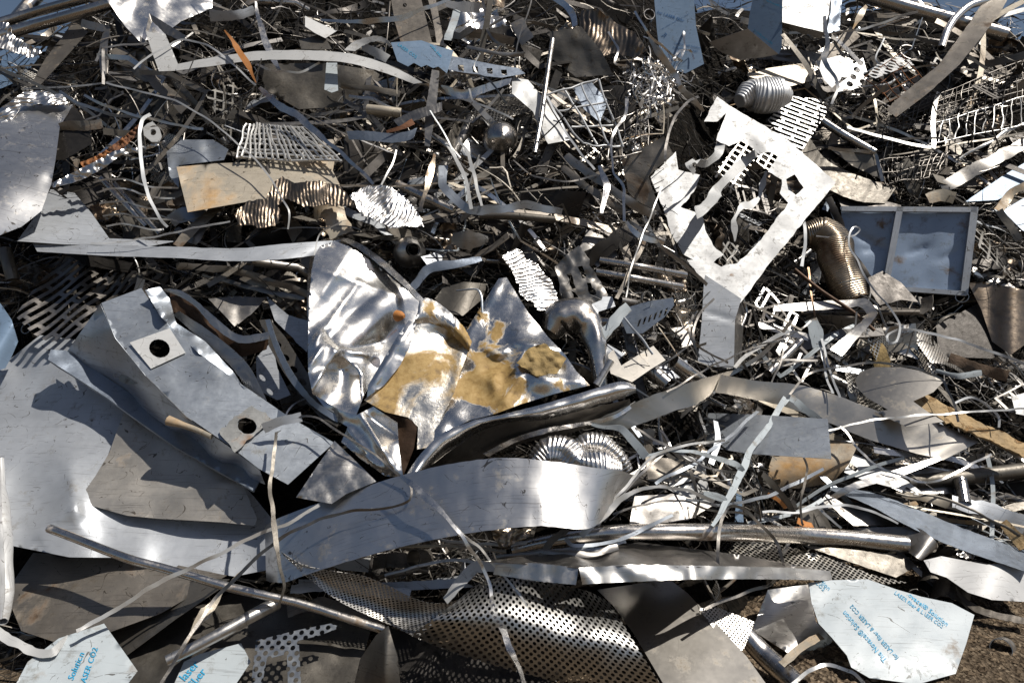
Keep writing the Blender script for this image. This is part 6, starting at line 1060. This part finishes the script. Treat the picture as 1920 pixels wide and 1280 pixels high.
def g_offcut():
    k = rf.choice([3, 4, 4, 4, 5]); a0 = rf.uniform(0, 6); s = rf.uniform(.05, .17); asp = rf.uniform(.35, 1)
    P2 = [(math.cos(a0+2*math.pi*i/k+rf.uniform(-.3, .3))*s, math.sin(a0+2*math.pi*i/k+rf.uniform(-.3, .3))*s*asp) for i in range(k)]
    if rf.random() < .65:                       # sheared rectangles and trapezoids
        hx, hy, sk = s, s*rf.uniform(.22, .8), rf.uniform(-.25, .25)*s; P2 = [(-hx, -hy), (hx+sk, -hy*rf.uniform(.8, 1.1)), (hx, hy), (-hx+sk*.5, hy*rf.uniform(.6, 1))]
    if rf.random() < .4:                        # notched corner
        a, b = P2[0], P2[1]; m_ = ((a[0]+b[0])/2, (a[1]+b[1])/2); P2.insert(1, (m_[0]*.35, m_[1]*.35))
    am = rf.uniform(.0, .3)*s; ax = rf.uniform(0, 3.1); fold = rf.random() < .35; fa = rf.uniform(.5, 1.6); fo = rf.uniform(-.3, .3)*s
    V, F, UV = None, None, None; pts = []; ed = []; step = s/4
    for i in range(len(P2)):
        a, b = P2[i], P2[(i+1) % len(P2)]; q = max(1, int(math.hypot(b[0]-a[0], b[1]-a[1])/step))
        for j in range(q): pts.append((a[0]+(b[0]-a[0])*j/q, a[1]+(b[1]-a[1])*j/q))
    m = len(pts); ed = [(i, (i+1) % m) for i in range(m)]
    for i in range(-5, 6):
        for j in range(-5, 6):
            x, y = i*step+rf.uniform(-.1, .1)*step, j*step
            if inside(x, y, P2): pts.append((x, y))
    vo, eo, fo_, *_ = delaunay_2d_cdt([Vector(p) for p in pts], ed, [], 0, 1e-6)
    F = [list(f) for f in fo_ if inside(sum(vo[i][0] for i in f)/3, sum(vo[i][1] for i in f)/3, P2)]
    if not F: return g_offcut()
    sd = rf.uniform(0, 99); V = []
    for x, y in vo:
        u = x*math.cos(ax)+y*math.sin(ax); z = am*math.cos(u/s*2)+.05*s*nz(x/s*2, y/s*2, sd)
        if fold and u > fo: z += (u-fo)*fa
        V.append((x, y, z))
    V = np.array(V); return solid(V, np.array(F), V[:, :2].copy(), .0018)
def g_tube():
    L = rf.uniform(.2, .75); return tube_mesh(bez(L, .25, 10), rf.choice([.009, .013, .018, .026]), 12, True)
def g_angle():
    L = rf.uniform(.25, .8); C = bez(L, .3, 10); w_ = rf.uniform(.02, .045)
    A_ = strap_mesh(C, w_, .003, Zv, 0, rf.uniform(-12, 12), 1); B_ = strap_mesh(C+np.array([0, w_/2, -w_/2]), w_, .003, np.array([0, 1.0, 0]), 0, rf.uniform(-12, 12), 1)
    return merge([A_, B_])
def g_bar():
    L = rf.uniform(.25, .9); return strap_mesh(bez(L, .35, 10), rf.uniform(.03, .08), .005, Zv, rf.uniform(-30, 30), rf.uniform(-40, 40), 1)
def g_skeleton():                               # cut-out skeleton: rails with rungs
    L = rf.uniform(.25, .6); w_ = rf.uniform(.07, .16); C = bez(L, .6, 16); n = rf.randint(4, 9); q = []
    for s in (-.5, .5): q.append(strap_mesh(C+np.array([0, s*w_, 0]), .012, .0016, Zv, 0, 0, 1))
    for k in range(n+1):
        c = C[min(15, int(k*15/n))]; q.append(strap_mesh(np.array([c+np.array([0, -w_/2, .001]), c+np.array([0, 0, .001]), c+np.array([0, w_/2, .001])]), rf.choice([.008, .012, .02]), .0016, Zv, 0, 0, 1))
    return merge(q)
def g_foil():
    s = rf.uniform(.06, .17); n = 13; sd = rf.uniform(0, 99); V = []
    for j in range(n):
        for i in range(n):
            x, y = (i/(n-1)-.5)*2*s, (j/(n-1)-.5)*2*s*.6; x += s*.2*nz(i*.5, j*.5, sd); y += s*.2*nz(i*.5+9, j*.5, sd)
            V.append((x, y, s*.5*nz(x/s*2.2, y/s*2.2, sd)+s*.12*nz(x/s*9, y/s*9, sd)))
    V = np.array(V); F = np.array([[j*n+i, j*n+i+1, (j+1)*n+i+1, (j+1)*n+i] for j in range(n-1) for i in range(n-1)]); return solid(V, F, V[:, :2].copy(), .001)
def g_ring():
    r = rf.uniform(.02, .06); h = rf.uniform(.01, .05); return tube_mesh(np.array([[0, 0, -h/2], [0, 0, 0], [0, 0, h/2]]), r, 22, True)
def g_curl():
    n = 34; R0 = rf.uniform(.03, .11); tw = rf.uniform(.8, 2.2); C = []
    for k in range(n):
        a = k/(n-1)*2*math.pi*tw; r = R0*(1+.5*k/n); C.append((r*math.cos(a), r*math.sin(a)*.8, .09*k/n*rf.uniform(.98, 1.02)))
    C = np.array(C); return strap_mesh(C-C.mean(0), rf.uniform(.008, .03), .0014, np.array([.1, .2, 1.0]), 75, 95, 1)
def g_long():
    L = rf.uniform(.45, 1.3); return strap_mesh(bez(L, .35, 26), rf.choice([.008, .012, .018, .028, .04]), .0018, Zv, rf.uniform(-40, 40), rf.uniform(-50, 50), 1)
FAN = [((1170, 770, 1620, 1000), 2.0), ((1540, 850, 1920, 1060), 1.7), ((930, 990, 1300, 1050), .5), ((1250, 560, 1560, 760), .5), ((0, 60, 1240, 420), 2.6), ((1440, 60, 1900, 380), .8)]
def g_perf():
    s = rf.uniform(.1, .22); n = 12; am = rf.uniform(.1, .5); V = np.array([((i/(n-1)-.5)*2*s, (j/(n-1)-.5)*1.3*s, am*s*math.cos(i/(n-1)*3)) for j in range(n) for i in range(n)])
    F = np.array([[j*n+i, j*n+i+1, (j+1)*n+i+1, (j+1)*n+i] for j in range(n-1) for i in range(n-1)]); return solid(V, F, V[:, :2].copy(), .0018)
TONE = {'steel': 'plain steel', 'steel_bright': 'bright silver', 'grey': 'mid grey', 'grey_dull': 'dull brown grey', 'dark': 'black', 'tarnish': 'brown tarnished', 'white_bright': 'white', 'galvanised': 'bluish grey',
        'film': 'pale blue filmed', 'film_blue': 'blue filmed', 'rust': 'rusty', 'tan_sheet': 'tan stained', 'pale_sheet': 'pale grey', 'tube': 'glossy', 'wire_pale': 'pale', 'wire_grey': 'grey', 'wire_dark': 'dark', 'copper': 'copper brown', 'foil': 'silver', 'foil_brown': 'brownish', 'foil_dark': 'dark brown',
        'blue_grey': 'slate blue', 'perf_fine': 'fine holed', 'perf_mesh': 'meshed', 'perf_slot_pale': 'slotted pale', 'perf_grid': 'square holed', 'satin': 'satin', 'perf_small': 'small holed', 'wire_white': 'white'}
mixM = ['steel']*4+['grey']*7+['grey_dull']*9+['dark']*6+['tarnish']*5+['white_bright']+['galvanised']*2+['pale_sheet']*2+['film']+['film_blue', 'blue_grey', 'satin', 'steel_bright', 'tan_sheet']
mixW = ['wire_pale']*3+['wire_grey']*7+['wire_dark']*5+['steel', 'copper', 'wire_white']
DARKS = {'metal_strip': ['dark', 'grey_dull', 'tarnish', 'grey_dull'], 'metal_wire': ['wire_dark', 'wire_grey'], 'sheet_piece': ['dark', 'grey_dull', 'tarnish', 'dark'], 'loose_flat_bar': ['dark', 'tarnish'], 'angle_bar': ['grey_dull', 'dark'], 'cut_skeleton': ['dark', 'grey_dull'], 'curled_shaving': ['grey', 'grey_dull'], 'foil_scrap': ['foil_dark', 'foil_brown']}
KINDS_ = [  # name, category, noun, group, generator, materials, count, variants
    ('metal_strip', 'metal strip', 'strip', 'loose metal strips in the heap', g_strip, mixM, 285, 60),
    ('metal_wire', 'wire', 'wire', 'loose wires in the heap', g_wire, mixW, 270, 50),
    ('sheet_piece', 'sheet offcut', 'offcut', 'loose sheet offcuts in the heap', g_offcut, mixM, 235, 70),
    ('loose_tube', 'metal tube', 'tube', 'loose tubes in the heap', g_tube, ['tube']*3+['steel', 'grey', 'tarnish'], 60, 16),
    ('angle_bar', 'angle bar', 'angle bar', 'loose angle bars in the heap', g_angle, ['steel', 'grey', 'grey_dull', 'tarnish', 'galvanised'], 75, 16),
    ('loose_flat_bar', 'flat bar', 'flat bar', 'loose flat bars in the heap', g_bar, ['steel', 'grey', 'grey_dull', 'tarnish', 'pale_sheet', 'dark'], 110, 24),
    ('cut_skeleton', 'cut skeleton', 'ladder cutout', 'loose cut skeletons in the heap', g_skeleton, ['steel', 'grey', 'wire_pale', 'dark', 'white_bright'], 70, 18),
    ('foil_scrap', 'crumpled foil', 'foil scrap', 'crumpled foil scraps in the heap', g_foil, ['foil']*3+['foil_brown', 'foil_dark'], 75, 18),
    ('loose_ring', 'pipe ring', 'ring', 'loose rings in the heap', g_ring, ['steel', 'tube', 'grey'], 22, 8),
    ('curled_shaving', 'curled strip', 'curl', 'curled strips in the heap', g_curl, ['steel_bright', 'steel', 'grey', 'wire_pale'], 60, 16),
    ('perforated_offcut', 'perforated sheet', 'offcut', 'loose perforated offcuts in the heap', g_perf, ['perf_fine', 'perf_mesh', 'perf_slot_pale', 'perf_grid'], 26, 10),
    ('fan_piece', 'metal strip', 'straight strip', 'long thin strips fanned over the heap', g_long, ['steel', 'grey', 'pale_sheet', 'galvanised', 'steel_bright', 'tan_sheet', 'film', 'wire_pale', 'grey_dull'], 170, 50)]
# where the photo shows dense fine scrap (boxes in photo pixels, weight)
ZONES = [((0, 0, 1920, 200), 3.0), ((0, 180, 640, 460), 1.6), ((600, 180, 1240, 520), 3.0), ((1400, 90, 1920, 400), 1.8), ((0, 470, 600, 620), 1.1), ((800, 430, 1320, 700), 1.7), ((1180, 430, 1620, 760), 1.9),
         ((1540, 560, 1920, 760), 1.2), ((1820, 380, 1920, 540), .5), ((430, 560, 660, 830), .55), ((1270, 260, 1480, 500), .5), ((1180, 760, 1600, 1010), 2.0), ((1500, 840, 1920, 1080), 1.9), ((460, 1060, 760, 1280), .5), ((0, 1100, 500, 1280), .45), ((680, 1010, 1040, 1090), .45), ((900, 780, 1200, 880), .6), ((1250, 1080, 1560, 1280), .35), ((-220, 60, 0, 900), .35), ((1920, 60, 2140, 900), .35)]
def pickpos(Z_=None):
    Z_ = Z_ or ZONES; q = rf.uniform(0, sum(w_ for _, w_ in Z_))
    for (x0, y0, x1, y1), w_ in Z_:
        q -= w_
        if q <= 0: return rf.uniform(x0, x1), rf.uniform(y0, y1)
    return rf.uniform(0, 1920), rf.uniform(0, 1000)
def slope_n(px, py):
    a = P(px, py); u = P(px+30, py)-a; v = P(px, py-30)-a; n = np.cross(u, v); return n/np.linalg.norm(n)
from mathutils import Matrix
LOOSE = []
def place(name, mk_data, px, py, dd, sc):
    n = slope_n(px, py)+np.array([rf.gauss(0, .33), rf.gauss(0, .33), rf.gauss(0, .3)]); n /= np.linalg.norm(n)
    a = rf.gauss(0, .55) if rf.random() < .62 else rf.uniform(-1.57, 1.57)
    ax = RT*math.cos(a)+UP*math.sin(a); ax = ax-n*(ax@n); ax /= np.linalg.norm(ax); ay = np.cross(n, ax)
    M = np.stack([ax, ay, n], 1)*sc; c = P(px, py, dd); return M, c, a
for name, cat, noun, group, gen, mats, count, nv in KINDS_:
    protos = []
    for k in range(nv):
        V, F, UV = gen(); me = None; protos.append((np.asarray(V), F, UV, {}))
    done = 0; tries = 0
    while done < count and tries < count*14:
        tries += 1
        fan = name == 'fan_piece'; px, py = pickpos(FAN if fan else None)
        # keep off the open gravel and the sky corners
        if py > 1070+max(0, (1400-px))*.9 and px > 1150 and rf.random() < .8: continue
        c0 = P(px, py)
        if c0[2] > cap(c0[0])-.15 and (px < 330 or px > 1800): continue
        V, F, UV, cache = rf.choice(protos); sc = rf.uniform(.75, 1.25)*min(1.35, max(.8, nom(px, py)/4.0)); dd = rf.uniform(.08, .34) if fan else rf.uniform(-.2, .17)
        if py > 1000: sc *= .7
        M, c, ang = place(name, None, px, py, dd, sc)
        if fan:
            a_ = rf.gauss(-.05, .42); ax = RT*math.cos(a_)+UP*math.sin(a_)*.9+FW*.25*math.sin(a_); ax /= np.linalg.norm(ax); n_ = slope_n(px, py); n_ = n_-ax*(n_@ax); n_ /= np.linalg.norm(n_); M = np.stack([ax, np.cross(n_, ax), n_], 1)*sc
        W_ = V[::max(1, len(V)//60)]@M.T+c
        Q = proj(W_); vis = 0; bad = 0; tot = 0; sky_ = 0
        for x, y, t in Q:
            if not (0 <= x < 1920 and 0 <= y < 1280): continue
            tot += 1; z = ZB[int(y//CS), int(x//CS)]
            if z < 90:
                if t < z+.015: bad += 1
            elif t < nom(x, y)+.22: vis += 1
        if bad > (tot*.12 if fan else 0): continue
        inframe = 0 <= px < 1920
        if inframe and vis < max(4, len(Q)*.3): continue
        if W_[:, 2].min() < .01: c = c+np.array([0, 0, .012-W_[:, 2].min()])
        mt = rf.choice(mats)
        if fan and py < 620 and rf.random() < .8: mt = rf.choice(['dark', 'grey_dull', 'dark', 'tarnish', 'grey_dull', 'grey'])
        if not fan and rf.random() < (.74 if py < 620 else .35): mt = rf.choice(DARKS[name]) if name in DARKS else mt  # more dark pieces higher up: shading of the upper heap painted in
        if mt in ('white_bright', 'steel_bright', 'film', 'wire_white') and rf.random() < .3: mt = mats[0]
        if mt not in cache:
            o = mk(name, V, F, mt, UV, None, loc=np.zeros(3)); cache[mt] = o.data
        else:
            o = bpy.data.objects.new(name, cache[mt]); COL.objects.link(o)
        MM = Matrix([[*M[0], c[0]], [*M[1], c[1]], [*M[2], c[2]], [0, 0, 0, 1]])
        o.matrix_world = MM; o.rotation_mode = 'XYZ'
        o['category'] = cat; o['group'] = group
        ext = float(np.ptp(Q[:, 0])), float(np.ptp(Q[:, 1]))
        LOOSE.append((o, px, py, noun, mt, ext, name)); done += 1
# fine shreds too many to count
SH = []; tries = 0
while len(SH) < 15000 and tries < 60000:
    tries += 1; px, py = pickpos(); px += rf.uniform(-30, 30)
    if py > 1060 and px > 1100: continue
    c0 = P(px, py)
    if c0[2] > cap(c0[0])-.1 and (px < 330 or px > 1800): continue
    thin = len(SH)%2; dd = rf.uniform(-.12, .13) if thin else rf.uniform(-.3, .0); i, j = int(px//CS), int(py//CS)
    if 0 <= i < ZW and 0 <= j < ZH and ZB[j, i] < 90 and (thin or dd > -.1): continue
    L = rf.uniform(.12, .55) if thin else rf.uniform(.05, .26); n = slope_n(px, py)+np.array([rf.gauss(0, .4) for _ in range(3)]); n /= np.linalg.norm(n)
    a = rf.gauss(0, .7); ax = RT*math.cos(a)+UP*math.sin(a); ax = ax-n*(ax@n); ax /= np.linalg.norm(ax); ay = np.cross(n, ax)
    c = P(px, py, dd); m_ = 7 if thin else 4; C = []; aa = -rf.uniform(-.8, .8); q = np.zeros(2); cur = rf.gauss(0, .35); z = 0
    for k in range(m_):
        C.append(c+ax*(q[0]-L/2)+ay*q[1]+n*z); q = q+np.array([math.cos(aa), math.sin(aa)])*L/(m_-1); aa += cur*.5+(rf.gauss(0, .8) if rf.random() < .2 else 0); z += rf.gauss(0, .05)*L
    C = np.array(C); w_ = rf.choice([.0025, .0035, .0045, .007]) if thin else rf.choice([.004, .006, .01, .016, .03]); s_ = ay*w_/2*math.cos(a*2)+n*w_/2*math.sin(a*2)
    if thin:
        bad = False
        for x, y, t in proj(C[::2]):
            if 0 <= x < 1920 and 0 <= y < 1280 and t < ZB[int(y//CS), int(x//CS)]+.01 and ZB[int(y//CS), int(x//CS)] < 90: bad = True; break
        if bad: continue
    V = np.concatenate([C-s_, C+s_]); u_ = np.arange(m_)*L/(m_-1)
    SH.append((V, [[k, k+1, m_+k+1, m_+k] for k in range(m_-1)], np.concatenate([np.stack([u_, np.zeros(m_)], 1), np.stack([u_, np.full(m_, w_)], 1)])))
for q, (mt, lb) in enumerate([('grey_dull', 'fine grey metal shreds filling the gaps of the heap'), ('grey_dull', 'fine brown grey metal shreds filling the gaps of the heap'), ('dark', 'fine dark metal shreds filling the gaps of the heap'), ('grey', 'fine shiny metal shreds filling the gaps of the heap'), ('dark', 'fine dull bits of metal wire strewn through the heap')]):
    V, F, UV = merge(SH[q::5]); o = mk('metal_debris', V, F, mt, UV, kind='stuff', label=lb, cat='metal shreds', loc=np.zeros(3))  # dark shred colours paint in the shade of the gaps

# ------------------------------------------------------------------ what each loose piece looks like and lies beside
def words(o, px, py, noun, mt, ext, name):
    l = math.hypot(*ext); size = 'tiny' if l < 45 else 'short' if l < 100 else 'medium' if l < 190 else 'long'
    if ext[0] > 2.3*ext[1]: pose = 'lying level'
    elif ext[1] > 2*ext[0]: pose = 'upright'
    else: pose = 'slanting'
    best = min(HERO, key=lambda h: math.hypot(h[1]-px, (h[2]-py)*1.2))
    dx, dy = px-best[1], py-best[2]
    rel = 'against' if math.hypot(dx, dy) < 28 else (('right of' if dx > 0 else 'left of') if abs(dx) > abs(dy)*1.3 else ('below' if dy > 0 else 'above'))
    tone = TONE.get(mt, 'grey')
    return f'{tone} {size} {noun} {pose} {rel} the {best[0]}'.replace('lying level', 'level')
from collections import defaultdict
GR = defaultdict(list)
for it in LOOSE: GR[words(*it)].append(it)
ORD = ['highest', 'second highest', 'third highest', 'fourth highest', 'fifth highest', 'sixth highest']
for k, its in GR.items():
    its.sort(key=lambda it: it[2])
    for i, it in enumerate(its):
        if len(its) == 1: lb = k
        elif len(its) == 2: lb = ('upper ' if i == 0 else 'lower ')+k
        else: lb = (ORD[i] if i < len(its)-1 else 'lowest')+' '+k
        it[0]['label'] = lb
print('LOOSE', len(LOOSE), 'HERO', len(HERO))
